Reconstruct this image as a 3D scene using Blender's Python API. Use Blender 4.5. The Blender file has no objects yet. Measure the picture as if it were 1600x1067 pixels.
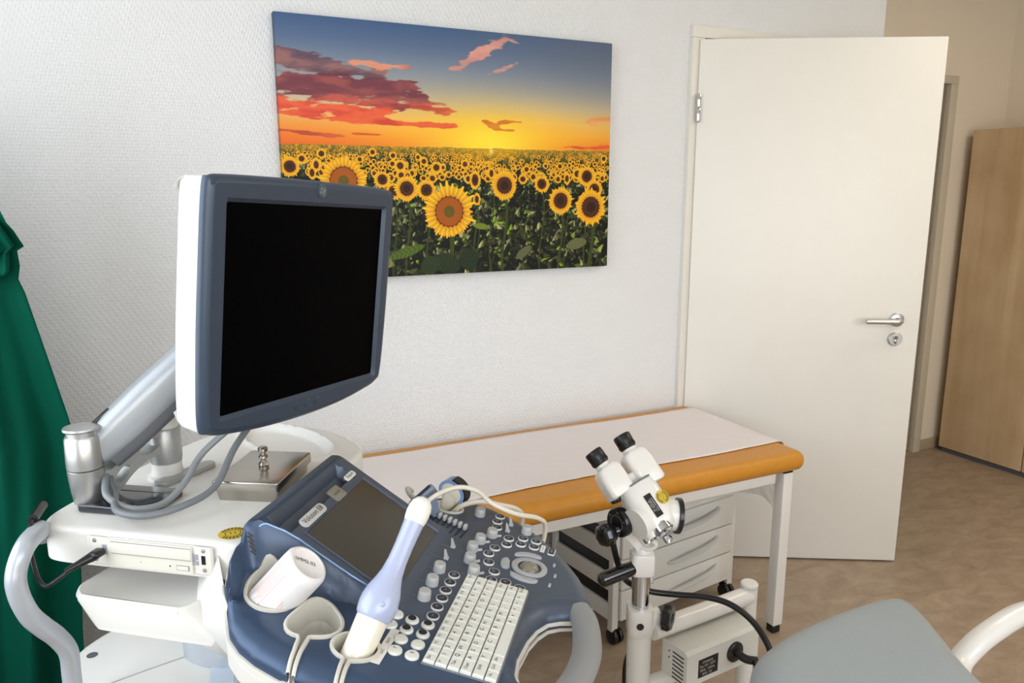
import bpy, bmesh, math, random
import numpy as np
from mathutils import Vector, Matrix, noise
from mathutils.geometry import delaunay_2d_cdt
random.seed(4); RNG = np.random.default_rng(7)
PI = math.pi
scene = bpy.context.scene
COL = scene.collection

# ------------------------------------------------------------------ camera, light, exposure
YAW, PITCH = 0.4519, 0.1958
cam_d = bpy.data.cameras.new('camera'); cam = bpy.data.objects.new('camera', cam_d); COL.objects.link(cam)
cam.location = (0, -2.3439, 1.4669); cam.rotation_euler = (PI/2-PITCH, 0, -YAW)
cam_d.sensor_width = 36; cam_d.lens = 27.0; cam_d.clip_start = .02; cam_d.clip_end = 60
scene.camera = cam
vs = scene.view_settings
scene.display_settings.display_device = 'sRGB'
vs.view_transform = 'Standard'; vs.look = 'None'; vs.gamma = 1; vs.use_curve_mapping = False
vs.exposure = 0.06

world = bpy.data.worlds.new('sky'); scene.world = world; world.use_nodes = True
wn = world.node_tree.nodes; wl = world.node_tree.links
bg = wn['Background']; sky = wn.new('ShaderNodeTexSky'); sky.sky_type = 'NISHITA'
sky.sun_disc = False; sky.sun_elevation = math.radians(38); sky.sun_rotation = math.radians(200)
wl.new(sky.outputs[0], bg.inputs[0]); bg.inputs[1].default_value = .35

def area(name, loc, rot, sx, sy, power, color):
    l = bpy.data.lights.new(name, 'AREA'); l.shape = 'RECTANGLE'; l.size = sx; l.size_y = sy
    l.energy = power; l.color = color
    o = bpy.data.objects.new(name, l); COL.objects.link(o); o.location = loc; o.rotation_euler = rot
    return o
# daylight through the window in the left wall, fill from an added, unseen rear window, and an added warm lamp that brightens wardrobe and recess
area('daylight_left_window', (-.93, -1.27, 1.6), (0, -PI/2, 0), 1.4, 1.5, 23, (.86, .93, 1.0))
area('rear_window_fill', (.9, -3.7, 1.6), (PI/2, 0, 0), 3.6, 1.6, 42, (.95, .97, 1.0))
area('recess_fill_light', (3.1, -1.5, 2.5), (0, 0, 0), 1.2, .6, 15, (1.0, .86, .68))

# ------------------------------------------------------------------ materials
def lin(c):
    c = [x/255 for x in c]
    return tuple(x/12.92 if x <= .04045 else ((x+.055)/1.055)**2.4 for x in c)
MATS = {}
def mat(name, rgb, rough=.5, metal=0, coat=0, spec=None, noise_amt=0, noise_scale=8, bump=0, bump_scale=60, rgb2=None, trans=0, alpha=1, sheen=0):
    if name in MATS: return MATS[name]
    m = bpy.data.materials.new(name); m.use_nodes = True; MATS[name] = m
    nt = m.node_tree; b = nt.nodes['Principled BSDF']
    b.inputs['Base Color'].default_value = (*lin(rgb), 1)
    b.inputs['Roughness'].default_value = rough; b.inputs['Metallic'].default_value = metal
    b.inputs['Coat Weight'].default_value = coat; b.inputs['Coat Roughness'].default_value = .1
    if spec is not None: b.inputs['Specular IOR Level'].default_value = spec
    b.inputs['Transmission Weight'].default_value = trans; b.inputs['Alpha'].default_value = alpha
    b.inputs['Sheen Weight'].default_value = sheen
    tc = nt.nodes.new('ShaderNodeTexCoord')
    # every surface gets a faint procedural variation of colour so nothing is perfectly flat
    n = nt.nodes.new('ShaderNodeTexNoise'); n.inputs['Scale'].default_value = noise_scale; n.inputs['Detail'].default_value = 5
    nt.links.new(tc.outputs['Object'], n.inputs['Vector'])
    mix = nt.nodes.new('ShaderNodeMix'); mix.data_type = 'RGBA'
    c2 = rgb2 or tuple(max(0, x*(1-max(noise_amt, .02))) for x in rgb)
    mix.inputs[6].default_value = (*lin(rgb), 1); mix.inputs[7].default_value = (*lin(c2), 1)
    nt.links.new(n.outputs['Fac'], mix.inputs[0]); nt.links.new(mix.outputs[2], b.inputs['Base Color'])
    if bump:
        n2 = nt.nodes.new('ShaderNodeTexNoise'); n2.inputs['Scale'].default_value = bump_scale; n2.inputs['Detail'].default_value = 4
        nt.links.new(tc.outputs['Object'], n2.inputs['Vector'])
        bp = nt.nodes.new('ShaderNodeBump'); bp.inputs['Strength'].default_value = bump; bp.inputs['Distance'].default_value = .002
        nt.links.new(n2.outputs['Fac'], bp.inputs['Height']); nt.links.new(bp.outputs[0], b.inputs['Normal'])
    return m

def wallpaper(name, rgb, strength, pitch=.0115):
    m = mat(name, rgb, .75); nt = m.node_tree; b = nt.nodes['Principled BSDF']
    tc = nt.nodes.new('ShaderNodeTexCoord'); sep = nt.nodes.new('ShaderNodeSeparateXYZ')
    nt.links.new(tc.outputs['Object'], sep.inputs[0])
    def math_(op, a, bb):
        q = nt.nodes.new('ShaderNodeMath'); q.operation = op
        for i, v in enumerate((a, bb)):
            if v is None: continue
            if isinstance(v, (int, float)): q.inputs[i].default_value = v
            else: nt.links.new(v, q.inputs[i])
        return q.outputs[0]
    h = math_('ADD', sep.outputs[0], sep.outputs[1])
    k = PI*2/pitch/1.41
    a = math_('SINE', math_('MULTIPLY', math_('ADD', h, math_('MULTIPLY', sep.outputs[2], .62)), k), None)
    c = math_('SINE', math_('MULTIPLY', math_('SUBTRACT', h, math_('MULTIPLY', sep.outputs[2], 1.25)), k), None)
    pr = math_('ADD', math_('MULTIPLY', a, c), math_('MULTIPLY', a, .6))
    n = nt.nodes.new('ShaderNodeTexNoise'); n.inputs['Scale'].default_value = 90
    nt.links.new(tc.outputs['Object'], n.inputs['Vector'])
    hh = math_('ADD', pr, math_('MULTIPLY', n.outputs['Fac'], 1.2))
    bp = nt.nodes.new('ShaderNodeBump'); bp.inputs['Strength'].default_value = strength; bp.inputs['Distance'].default_value = .0012
    nt.links.new(hh, bp.inputs['Height']); nt.links.new(bp.outputs[0], b.inputs['Normal'])
    return m

WHITE = mat('white_plastic', (226, 223, 216), .38, noise_amt=.03)
WHITE2 = mat('white_enamel', (232, 229, 222), .3, coat=.3)
CREAM = mat('cream_plastic', (224, 220, 210), .42)
WALLP = wallpaper('woven_wallpaper', (228, 229, 229), .45)
WALL2 = wallpaper('smooth_wall_paint', (236, 224, 204), .1)
DOORM = mat('door_white', (232, 229, 220), .38)
FRAMEM = mat('door_frame_paint', (228, 224, 214), .4)
BLUEP = mat('blue_grey_metallic_plastic', (84, 100, 124), .38, metal=.3, bump=.03, bump_scale=900)
DARKP = mat('dark_slate_plastic', (72, 82, 98), .5, bump=.03, bump_scale=900)
GREYP = mat('grey_plastic', (168, 170, 172), .4)
SILVER = mat('silver_plastic', (186, 191, 198), .33, metal=.25)
ALU = mat('brushed_aluminium', (190, 190, 188), .34, metal=.85)
STEEL = mat('stainless_steel', (186, 180, 170), .22, metal=1.0, noise_amt=.12, noise_scale=30)
CHROME = mat('chrome', (205, 207, 210), .08, metal=1.0)
BLACK = mat('black_plastic', (18, 18, 19), .3)
BLACKR = mat('black_rubber', (13, 13, 14), .34)
SCREENM = mat('dark_screen_glass', (2, 2, 3), .5, spec=.02)
TOUCHM = mat('touch_screen_glass', (64, 60, 52), .35, spec=.5)
OCHRE = mat('ochre_vinyl', (208, 140, 38), .42, noise_amt=.08, noise_scale=40, bump=.25, bump_scale=300)
PAPER = mat('tissue_paper', (232, 224, 222), .85, noise_amt=.03, noise_scale=5, bump=.35, bump_scale=26)
GREEN = mat('green_cloth', (0, 82, 63), .85, noise_amt=.2, noise_scale=3, bump=.15, bump_scale=500, spec=.1)
KEYM = mat('key_plastic', (224, 224, 214), .45)
INK = mat('print_ink', (26, 28, 32), .6)
LABELW = mat('label_white', (228, 226, 218), .6)
YELLOW = mat('sticker_yellow', (208, 178, 50), .45)
LAV = mat('lavender_plastic', (178, 186, 212), .22, coat=.3)
PROBEW = mat('probe_cream_plastic', (236, 229, 210), .25, coat=.3)
BOTTLEM = mat('bottle_plastic', (240, 236, 232), .4)
PINK = mat('pink_print', (226, 160, 150), .6)
PADM = mat('grey_upholstery', (160, 168, 170), .42, noise_amt=.04, noise_scale=10, bump=.25, bump_scale=260)
CABLEM = mat('cable_grey', (128, 132, 134), .4)
CABLEC = mat('cable_cream', (222, 214, 196), .4)
GREYDK = mat('dark_grey_paint', (90, 92, 96), .45)
TROLM = mat('trolley_paint', (222, 221, 214), .4)
LBLUE = mat('light_blue_plastic', (128, 160, 206), .3, coat=.3)

def floor_mat():
    m = mat('mottled_vinyl', (160, 139, 116), .42); nt = m.node_tree; b = nt.nodes['Principled BSDF']
    tc = nt.nodes.new('ShaderNodeTexCoord'); mp = nt.nodes.new('ShaderNodeMapping')
    mp.inputs['Scale'].default_value = (1.0, 2.0, 1); mp.inputs['Rotation'].default_value = (0, 0, .5)
    nt.links.new(tc.outputs['Object'], mp.inputs[0])
    n = nt.nodes.new('ShaderNodeTexNoise'); n.inputs['Scale'].default_value = 7.5; n.inputs['Detail'].default_value = 12; n.inputs['Roughness'].default_value = .68; n.inputs['Distortion'].default_value = .6
    nt.links.new(mp.outputs[0], n.inputs['Vector'])
    r = nt.nodes.new('ShaderNodeValToRGB'); r.color_ramp.elements[0].position = .3; r.color_ramp.elements[1].position = .72
    r.color_ramp.elements[0].color = (*lin((146, 126, 106)), 1); r.color_ramp.elements[1].color = (*lin((180, 162, 141)), 1)
    e = r.color_ramp.elements.new(.5); e.color = (*lin((163, 144, 122)), 1)
    nt.links.new(n.outputs['Fac'], r.inputs[0]); nt.links.new(r.outputs[0], b.inputs['Base Color'])
    return m
def wood_mat():
    m = mat('maple_veneer', (196, 164, 122), .42); nt = m.node_tree; b = nt.nodes['Principled BSDF']
    tc = nt.nodes.new('ShaderNodeTexCoord'); mp = nt.nodes.new('ShaderNodeMapping'); mp.inputs['Scale'].default_value = (9, 9, .7)
    nt.links.new(tc.outputs['Object'], mp.inputs[0])
    n = nt.nodes.new('ShaderNodeTexNoise'); n.inputs['Scale'].default_value = 1.2; n.inputs['Detail'].default_value = 8; n.inputs['Distortion'].default_value = .5
    nt.links.new(mp.outputs[0], n.inputs['Vector'])
    n2 = nt.nodes.new('ShaderNodeTexNoise'); n2.inputs['Scale'].default_value = 5; n2.inputs['Detail'].default_value = 6
    nt.links.new(tc.outputs['Object'], n2.inputs['Vector'])
    ad = nt.nodes.new('ShaderNodeMix'); ad.data_type = 'FLOAT'; ad.inputs[0].default_value = .4
    nt.links.new(n.outputs['Fac'], ad.inputs[2]); nt.links.new(n2.outputs['Fac'], ad.inputs[3])
    r = nt.nodes.new('ShaderNodeValToRGB'); r.color_ramp.elements[0].position = .34; r.color_ramp.elements[1].position = .66
    r.color_ramp.elements[0].color = (*lin((194, 163, 122)), 1); r.color_ramp.elements[1].color = (*lin((222, 196, 158)), 1)
    nt.links.new(ad.outputs[0], r.inputs[0]); nt.links.new(r.outputs[0], b.inputs['Base Color'])
    return m
FLOORM = floor_mat(); WOOD = wood_mat()

# ------------------------------------------------------------------ mesh helpers
def catmull(pts, n=8):
    P = [Vector(p) for p in pts]
    if len(P) < 3: return P
    Q = [P[0]*2-P[1]] + P + [P[-1]*2-P[-2]]; out = []
    for i in range(1, len(Q)-2):
        a, b, c, d = Q[i-1:i+3]
        for k in range(n):
            t = k/n; out.append(.5*((2*b)+(c-a)*t+(2*a-5*b+4*c-d)*t*t+(3*b-a-3*c+d)*t**3))
    out.append(P[-1]); return out

class M:
    """collects shapes, later linked as one mesh object"""
    def __init__(s): s.v = []; s.f = []; s.mi = []; s.T = Matrix()
    def add(s, vs_, fs_, mi=0):
        o = len(s.v); s.v += [tuple(s.T @ Vector(v)) for v in vs_]
        for f in fs_: s.f.append([i+o for i in f]); s.mi.append(mi)
        return s
    def bm(s, b, mi=0):
        b.verts.ensure_lookup_table(); b.verts.index_update()
        s.add([v.co[:] for v in b.verts], [[v.index for v in f.verts] for f in b.faces], mi); b.free(); return s
    def box(s, c, d, r=0, rot=None, mi=0, seg=3):
        b = bmesh.new(); bmesh.ops.create_cube(b, size=1)
        for v in b.verts: v.co = Vector((v.co.x*d[0], v.co.y*d[1], v.co.z*d[2]))
        if r: bmesh.ops.bevel(b, geom=b.edges[:], offset=min(r, min(d)*.49), segments=seg, profile=.5, affect='EDGES')
        X = Matrix.Translation(c) @ (rot.to_4x4() if rot else Matrix())
        b.transform(X); return s.bm(b, mi)
    def loft(s, rings, cap=True, closed=True, mi=0):
        n = len(rings[0]); vs_ = [p for r in rings for p in r]; fs_ = []
        for i in range(len(rings)-1):
            for j in range(n if closed else n-1):
                k = (j+1) % n; fs_.append((i*n+j, i*n+k, (i+1)*n+k, (i+1)*n+j))
        if cap: fs_.append(tuple(range(n))[::-1]); fs_.append(tuple((len(rings)-1)*n+j for j in range(n)))
        return s.add(vs_, fs_, mi)
    def lathe(s, prof, o=(0, 0, 0), axis=(0, 0, 1), n=32, cap=True, mi=0):
        a = Vector(axis).normalized(); q = a.to_track_quat('Z', 'Y'); rings = []
        for r, z in prof:
            rings.append([Vector(o)+q @ Vector((max(r, 1e-5)*math.cos(2*PI*k/n), max(r, 1e-5)*math.sin(2*PI*k/n), z)) for k in range(n)])
        return s.loft(rings, cap, True, mi)
    def cyl(s, p0, p1, r, r1=None, n=28, bev=0, mi=0):
        p0 = Vector(p0); p1 = Vector(p1); L = (p1-p0).length; r1 = r if r1 is None else r1
        if bev: pr = [(r-bev, 0), (r-bev*.3, bev*.3), (r, bev), (r1, L-bev), (r1-bev*.3, L-bev*.3), (r1-bev, L)]
        else: pr = [(r, 0), (r1, L)]
        return s.lathe(pr, p0, p1-p0, n, True, mi)
    def tube(s, pts, r, n=12, sm=8, flat=None, mi=0, upv=None):
        P = catmull(pts, sm) if sm else [Vector(p) for p in pts]
        N = len(P); rings = []; t0 = (P[1]-P[0]).normalized()
        up = Vector(upv) if upv else (Vector((0, 0, 1)) if abs(t0.z) < .9 else Vector((1, 0, 0)))
        x = (up-t0*up.dot(t0)).normalized()
        for i in range(N):
            t = ((P[min(i+1, N-1)]-P[max(i-1, 0)])).normalized()
            x = (x-t*x.dot(t)).normalized(); y = t.cross(x)
            rr = r if not callable(r) else r(i/(N-1))
            fy = flat if flat else 1
            rings.append([P[i]+x*rr*math.cos(2*PI*k/n)+y*rr*fy*math.sin(2*PI*k/n) for k in range(n)])
        return s.loft(rings, True, True, mi)
    def ell(s, c, r, n=24, m=14, rot=None, mi=0):
        rings = []; q = rot or Matrix.Identity(3)
        for i in range(m+1):
            a = -PI/2+PI*i/m
            rings.append([Vector(c)+q @ Vector((r[0]*max(math.cos(a), 1e-4)*math.cos(2*PI*k/n), r[1]*max(math.cos(a), 1e-4)*math.sin(2*PI*k/n), r[2]*math.sin(a))) for k in range(n)])
        return s.loft(rings, True, True, mi)
    def prism(s, outline, z0, z1, bev=0, mi=0, seg=3):
        b = bmesh.new(); vs_ = [b.verts.new((x, y, z0)) for x, y in outline]; f = b.faces.new(vs_)
        r = bmesh.ops.extrude_face_region(b, geom=[f]); top = [g for g in r['geom'] if isinstance(g, bmesh.types.BMVert)]
        for v in top: v.co.z = z1
        bmesh.ops.recalc_face_normals(b, faces=b.faces[:])
        if bev:
            es = [e for e in b.edges if all(abs(v.co.z-z1) < 1e-6 for v in e.verts) or all(abs(v.co.z-z0) < 1e-6 for v in e.verts)]
            bmesh.ops.bevel(b, geom=es, offset=bev, segments=seg, profile=.5, affect='EDGES')
        return s.bm(b, mi)
    def build(s, name, mats, parent=None, sharp=38, smooth=True, recalc=True):
        me = bpy.data.meshes.new(name); me.from_pydata(s.v, [], s.f)
        ms = mats if isinstance(mats, (list, tuple)) else [mats]
        for m_ in ms: me.materials.append(m_)
        me.polygons.foreach_set('material_index', s.mi)
        b = bmesh.new(); b.from_mesh(me)
        if recalc: bmesh.ops.recalc_face_normals(b, faces=b.faces[:])
        for f in b.faces: f.smooth = smooth
        for e in b.edges:
            if len(e.link_faces) == 2 and e.calc_face_angle(0) > math.radians(sharp): e.smooth = False
        b.to_mesh(me); b.free()
        o = bpy.data.objects.new(name, me); COL.objects.link(o); o.parent = parent
        return o
def tag(o, label=None, cat=None, group=None, kind=None):
    for k, v in (('label', label), ('category', cat), ('group', group), ('kind', kind)):
        if v: o[k] = v
    return o
def empty(name, loc=(0, 0, 0), rz=0, rot=None):
    o = bpy.data.objects.new(name, None); COL.objects.link(o); o.location = loc; o.empty_display_size = .05
    o.rotation_euler = rot if rot else (0, 0, rz); return o
def copy_tree(o, parent=None):
    c = o.copy(); COL.objects.link(c); c.parent = parent
    for ch in [x for x in COL.objects if x.parent == o]: copy_tree(ch, c)
    return c
def smooth01(x): x = np.clip(x, 0, 1); return x*x*(3-2*x)

_gl = {}
def glyph(txt, size, T, m, mi=0):
    """lettering as flat mesh, centred, in the plane of matrix T"""
    if txt not in _gl:
        cu = bpy.data.curves.new('t', 'FONT'); cu.body = txt; cu.size = 1; cu.align_x = 'CENTER'; cu.align_y = 'CENTER'; cu.resolution_u = 2
        ob = bpy.data.objects.new('t', cu); me = ob.to_mesh()
        _gl[txt] = ([v.co[:] for v in me.vertices], [list(p.vertices) for p in me.polygons])
        ob.to_mesh_clear(); bpy.data.objects.remove(ob); bpy.data.curves.remove(cu)
    V, F = _gl[txt]; keep = m.T; m.T = keep @ T @ Matrix.Scale(size, 4); m.add(V, F, mi); m.T = keep
    return m
def rrect(w, h, r, n=5):
    out = []
    for cx, cy, a0 in ((w/2-r, h/2-r, 0), (-w/2+r, h/2-r, PI/2), (-w/2+r, -h/2+r, PI), (w/2-r, -h/2+r, 3*PI/2)):
        for k in range(n+1): a = a0+PI/2*k/n; out.append((cx+r*math.cos(a), cy+r*math.sin(a)))
    return out
def inside(poly, X, Y):
    c = np.zeros(X.shape, bool); n = len(poly)
    for i in range(n):
        x1, y1 = poly[i]; x2, y2 = poly[i-1]
        cond = (y1 > Y) != (y2 > Y)
        with np.errstate(divide='ignore', invalid='ignore'): xx = (x2-x1)*(Y-y1)/(y2-y1+1e-15)+x1
        c ^= cond & (X < xx)
    return c
def distpoly(poly, X, Y):
    d = np.full(X.shape, 9.)
    n = len(poly)
    for i in range(n):
        a = np.array(poly[i-1]); b = np.array(poly[i]); ab = b-a; L = ab@ab+1e-12
        t = np.clip(((X-a[0])*ab[0]+(Y-a[1])*ab[1])/L, 0, 1)
        d = np.minimum(d, np.hypot(X-a[0]-t*ab[0], Y-a[1]-t*ab[1]))
    return d
def resample(poly, step, closed=True):
    out = []; n = len(poly)
    for i in range(n if closed else n-1):
        a = np.array(poly[i], float); b = np.array(poly[(i+1) % n], float); k = max(1, int(np.ceil(np.linalg.norm(b-a)/step)))
        for j in range(k): out.append(tuple(a+(b-a)*j/k))
    if not closed: out.append(tuple(poly[-1]))
    return out
def smoothloop(poly, n=6, closed=True):
    P = [Vector((x, y, 0)) for x, y in poly]
    if closed:
        Q = catmull([P[-1]]+P+[P[0], P[1]], n); return [(q.x, q.y) for q in Q[n:-n-1]][:len(P)*n]
    return [(q.x, q.y) for q in catmull(P, n)]
def offset_loop(poly, d):
    n = len(poly); out = []
    ar = sum(poly[i-1][0]*poly[i][1]-poly[i][0]*poly[i-1][1] for i in range(n)); sg = 1 if ar > 0 else -1
    for i in range(n):
        t = np.array(poly[(i+1) % n])-np.array(poly[i-1]); t = t/(np.linalg.norm(t)+1e-9)
        out.append((poly[i][0]+sg*t[1]*d, poly[i][1]-sg*t[0]*d))
    return out
def cdt_surface(outline, zf, spacing, holes=(), rings=(), depth=None, bottom=None, lines=()):
    """triangulated sheet over an outline, heights zf(x, y); walls go down by depth"""
    loops = [outline]+list(holes); pts = []; edges = []
    for lp in loops:
        o = len(pts); pts += lp; edges += [(o+i, o+(i+1) % len(lp)) for i in range(len(lp))]
    for ln_ in lines:
        kk = inside(outline, np.array([q[0] for q in ln_]), np.array([q[1] for q in ln_])); kk &= distpoly(outline, np.array([q[0] for q in ln_]), np.array([q[1] for q in ln_])) > .021
        for lp in holes: kk &= ~inside(lp, np.array([q[0] for q in ln_]), np.array([q[1] for q in ln_])) & (distpoly(lp, np.array([q[0] for q in ln_]), np.array([q[1] for q in ln_])) > .002)
        last = None
        for q, o_ in zip(ln_, kk):
            if o_: pts.append(q); edges += [(last, len(pts)-1)] if last is not None else []; last = len(pts)-1
            else: last = None
    NL = len(pts)
    xs = [p[0] for p in outline]; ys = [p[1] for p in outline]
    gx, gy = np.meshgrid(np.arange(min(xs), max(xs), spacing), np.arange(min(ys), max(ys), spacing*.9))
    gx[1::2] += spacing/2; gx = gx.ravel(); gy = gy.ravel()
    k = inside(outline, gx, gy); gx = gx[k]; gy = gy[k]
    mind = np.full(gx.shape, 9.)
    for lp in loops: mind = np.minimum(mind, distpoly(lp, gx, gy))
    k = mind > spacing*.45
    if lines:
        for ln_ in lines: mind2 = distpoly(ln_+ln_[::-1], gx, gy); k &= mind2 > .0018
    for lp in holes: k &= ~inside(lp, gx, gy)
    extra = []
    for d in rings:
        r = offset_loop(outline, -d); X = np.array([q[0] for q in r]); Y = np.array([q[1] for q in r])
        dd = distpoly(outline, X, Y); kk = inside(outline, X, Y) & (dd > d*.8)
        for lp in holes: kk &= ~inside(lp, X, Y)
        extra += [tuple(q) for q in np.stack([X[kk], Y[kk]], 1)]
    if rings: k &= mind > max(rings)+spacing*.4
    pts = list(pts)+list(zip(gx[k], gy[k]))+extra
    V, E, F = delaunay_2d_cdt([Vector(q) for q in pts], edges, [], 0, 1e-5)[:3]
    V = np.array([v[:] for v in V]); cx = np.array([V[list(f)].mean(0) for f in F])
    ok = inside(outline, cx[:, 0], cx[:, 1])
    for lp in holes: ok &= ~inside(lp, cx[:, 0], cx[:, 1])
    F = [list(f) for f, o_ in zip(F, ok) if o_]
    Z = zf(V[:, 0], V[:, 1]); top = [(x, y, z) for (x, y), z in zip(V, Z)]
    if depth is None: return top, F
    ec = {}
    for f in F:
        for i in range(3):
            a, b = f[i], f[(i+1) % 3]
            if (b, a) in ec: ec.pop((b, a))
            else: ec[(a, b)] = 1
    n = len(top); used = sorted({a for e in ec for a in e}); mp = {a: n+i for i, a in enumerate(used)}
    low = [(top[a][0], top[a][1], (top[a][2]-depth) if bottom is None else bottom(top[a][0], top[a][1])) for a in used]
    F2 = [[a, b, mp[b], mp[a]][::-1] for a, b in ec]
    return top+low, F+F2
def slab(outline, z0, z1, bev, spacing=.03, mi=0, m=None):
    m = m or M(); m.prism(outline, z0, z1, bev, mi, 4); return m

# ================================================================== THE SETTING
def struct(m, name, mt, **k): return tag(m.build(name, mt, **k), kind='structure')
struct(M().box((1.7, -1.0, -.05), (5.6, 5.6, .1)), 'floor', FLOORM)
struct(M().box((1.7, -1.0, 2.65), (5.6, 5.6, .1)), 'ceiling', mat('ceiling_paint', (232, 228, 220), .8))
DX0, DX1, DH = 1.90, 2.76, 2.0
m = M(); m.box((.45, .06, 1.3), (2.90, .12, 2.6)); m.box((2.80, .06, 1.3), (.08, .12, 2.6)); m.box(((DX0+DX1)/2, .06, (2.6+DH)/2), (DX1-DX0, .12, 2.6-DH))
struct(m, 'wall_back', WALLP, smooth=False)
m = M(); m.box((2.80, .27, 1.3), (.08, .30, 2.6)); struct(m, 'wall_return', WALLP, smooth=False)
RX0, RX1 = 2.95, 3.86       # doorway of the recess
m = M(); m.box((4.12, .48, 1.3), (.50, .12, 2.6)); m.box((3.41, .48, 2.3), (.92, .12, .6)); m.box((2.855, .48, 1.3), (.19, .12, 2.6))
struct(m, 'wall_recess', WALL2, smooth=False)
struct(M().box((4.42, -1.55, 1.3), (.12, 4.2, 2.6)), 'wall_right', WALL2)
struct(M().box((2.4, 1.6, 1.3), (4.2, .12, 2.6)), 'wall_corridor', WALL2)
# left wall with its window, rear wall with a wide opening added for fill light
m = M(); m.box((-1.06, -.27, 1.3), (.12, .54, 2.6)); m.box((-1.06, -2.9, 1.3), (.12, 1.8, 2.6)); m.box((-1.06, -1.27, .4), (.12, 1.46, .8)); m.box((-1.06, -1.27, 2.5), (.12, 1.46, .2))
struct(m, 'wall_left', WALLP, smooth=False)
m = M(); m.box((-1.0, -3.86, 1.3), (.24, .12, 2.6)); m.box((3.55, -3.86, 1.3), (1.7, .12, 2.6)); m.box((.9, -3.86, .4), (3.6, .12, .8)); m.box((.9, -3.86, 2.5), (3.6, .12, .2))
struct(m, 'wall_front', WALLP, smooth=False)
GLASS = mat('window_glass', (255, 255, 255), .02, trans=1)
def window(name, c, w, h, axis):
    e = tag(empty(name, c), kind='structure')
    def bx(a, z, da, dz): return ((0, a, z), (.06, da, dz)) if axis == 'y' else ((a, 0, z), (da, .06, dz))
    f = M()
    for a, z, da, dz in ((0, h/2-.03, w, .06), (0, -h/2+.03, w, .06), (-w/2+.03, 0, .06, h-.12), (w/2-.03, 0, .06, h-.12), (0, 0, .06, h-.12)): f.box(*bx(a, z, da, dz), .006)
    f.build('window_frame', FRAMEM, e)
    g = M()
    for sgn in (-1, 1):
        c_, d_ = bx(sgn*w/4, 0, w/2-.1, h-.13); d_ = tuple(.006 if q == .06 and i == (0 if axis == 'y' else 1) else q for i, q in enumerate(d_)); g.box(c_, d_)
    g.build('pane', GLASS, e)
window('window_1', (-1.06, -1.27, 1.6), 1.46, 1.6, 'y'); window('added_rear_window', (.9, -3.86, 1.6), 3.6, 1.6, 'x')  # the wide one behind the camera is added to suit the fill light
# baseboards
def board(name, c, d): struct(M().box(c, d, .003), name, mat('baseboard_beige', (176, 158, 132), .5))
board('baseboard_back', (.43, -.008, .03), (2.82, .014, .06)); board('baseboard_recess', (4.11, .412, .03), (.44, .014, .06)); board('baseboard_right', (4.352, -.6, .03), (.014, 1.9, .06))
# open door
AL = .5115; HX, HY, DW = 1.872, -.03, .86
d1 = tag(empty('door_1', (HX, HY, 0)), kind='structure')
leaf = M().box((DW/2, .02, 1.0), (DW, .04, 1.985), .0015).build('door_leaf', DOORM, d1); leaf.rotation_euler = (0, 0, -AL)
hd = M()
hx_, hz_ = DW-.085, .985
def lever(m, side):
    y = -.001 if side < 0 else .041; s_ = side
    m.lathe([(.0, 0), (.026, 0), (.026, .006), (.022, .009), (0, .009)], (hx_, y, hz_), (0, s_, 0), 32)
    m.tube([(hx_, y, hz_), (hx_, y+s_*.030, hz_), (hx_-.002, y+s_*.044, hz_), (hx_-.014, y+s_*.052, hz_), (hx_-.03, y+s_*.052, hz_-.0), (hx_-.13, y+s_*.052, hz_)], .0098, 16, 6)
lever(hd, -1); lever(hd, 1); ho = hd.build('door_handle', ALU, leaf)
rs = M()
for s_ in (-1, 1):
    y = -.001 if s_ < 0 else .041
    rs.lathe([(.0, 0), (.026, 0), (.026, .005), (.023, .008), (0, .008)], (hx_, y, hz_-.074), (0, s_, 0), 32)
    rs.lathe([(.0, 0), (.0085, 0), (.0085, .003), (0, .003)], (hx_, y+s_*.008, hz_-.068), (0, s_, 0), 20, mi=1)
    rs.box((hx_, y+s_*.0095, hz_-.083), (.009, .003, .018), .002, mi=1)
    rs.box((hx_, y+s_*.0118, hz_-.067), (.0016, .001, .009), 0, mi=2)
rs.build('lock_rosette', [ALU, CHROME, BLACK], leaf)
fr = M()
for x in (DX0-.026, DX1+.03): fr.box((x, -.006, 1.0), (.055, .03, 2.0), .002); fr.box((x+(.026 if x < 2 else -.03), .062, .99), (.02, .10, 1.98), .002)
fr.box(((DX0+DX1)/2+.002, -.006, 2.021), (DX1-DX0+.111, .03, .041), .002); fr.box(((DX0+DX1)/2, .062, 1.991), (DX1-DX0, .10, .018), .002)
fo = fr.build('door_frame', FRAMEM, None); fo.parent = d1; fo.location = (-HX, -HY, 0)
for z in (1.755, .25):
    h = M(); h.cyl((-.002, -.008, z-.05), (-.002, -.008, z-.001), .008, bev=.001); h.cyl((-.002, -.008, z+.001), (-.002, -.008, z+.05), .008, bev=.001)
    h.build('hinge', CHROME, d1)
# door in the recess
d2 = tag(empty('door_2', (3.405, .42, 0)), kind='structure')
f2 = M()
for s_ in (-1, 1): f2.box((s_*.48, -.008, 1.0), (.055, .03, 2.0), .002)
f2.box((0, -.008, 2.021), (1.015, .03, .041), .002); f2.build('door_frame', mat('recess_frame_paint', (205, 196, 176), .45), d2)
M().box((0, .045, 1.0), (.91, .04, 1.99), .002).build('door_leaf', mat('recess_door_grey', (168, 158, 142), .5), d2)
q = M(); q.lathe([(0, 0), (.026, 0), (.026, .008), (0, .008)], (-.38, .025, 1.05), (0, -1, 0)); q.tube([(-.38, .02, 1.05), (-.38, -.02, 1.05), (-.37, -.028, 1.05), (-.26, -.028, 1.05)], .009, 14); q.build('door_handle', ALU, d2)

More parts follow.
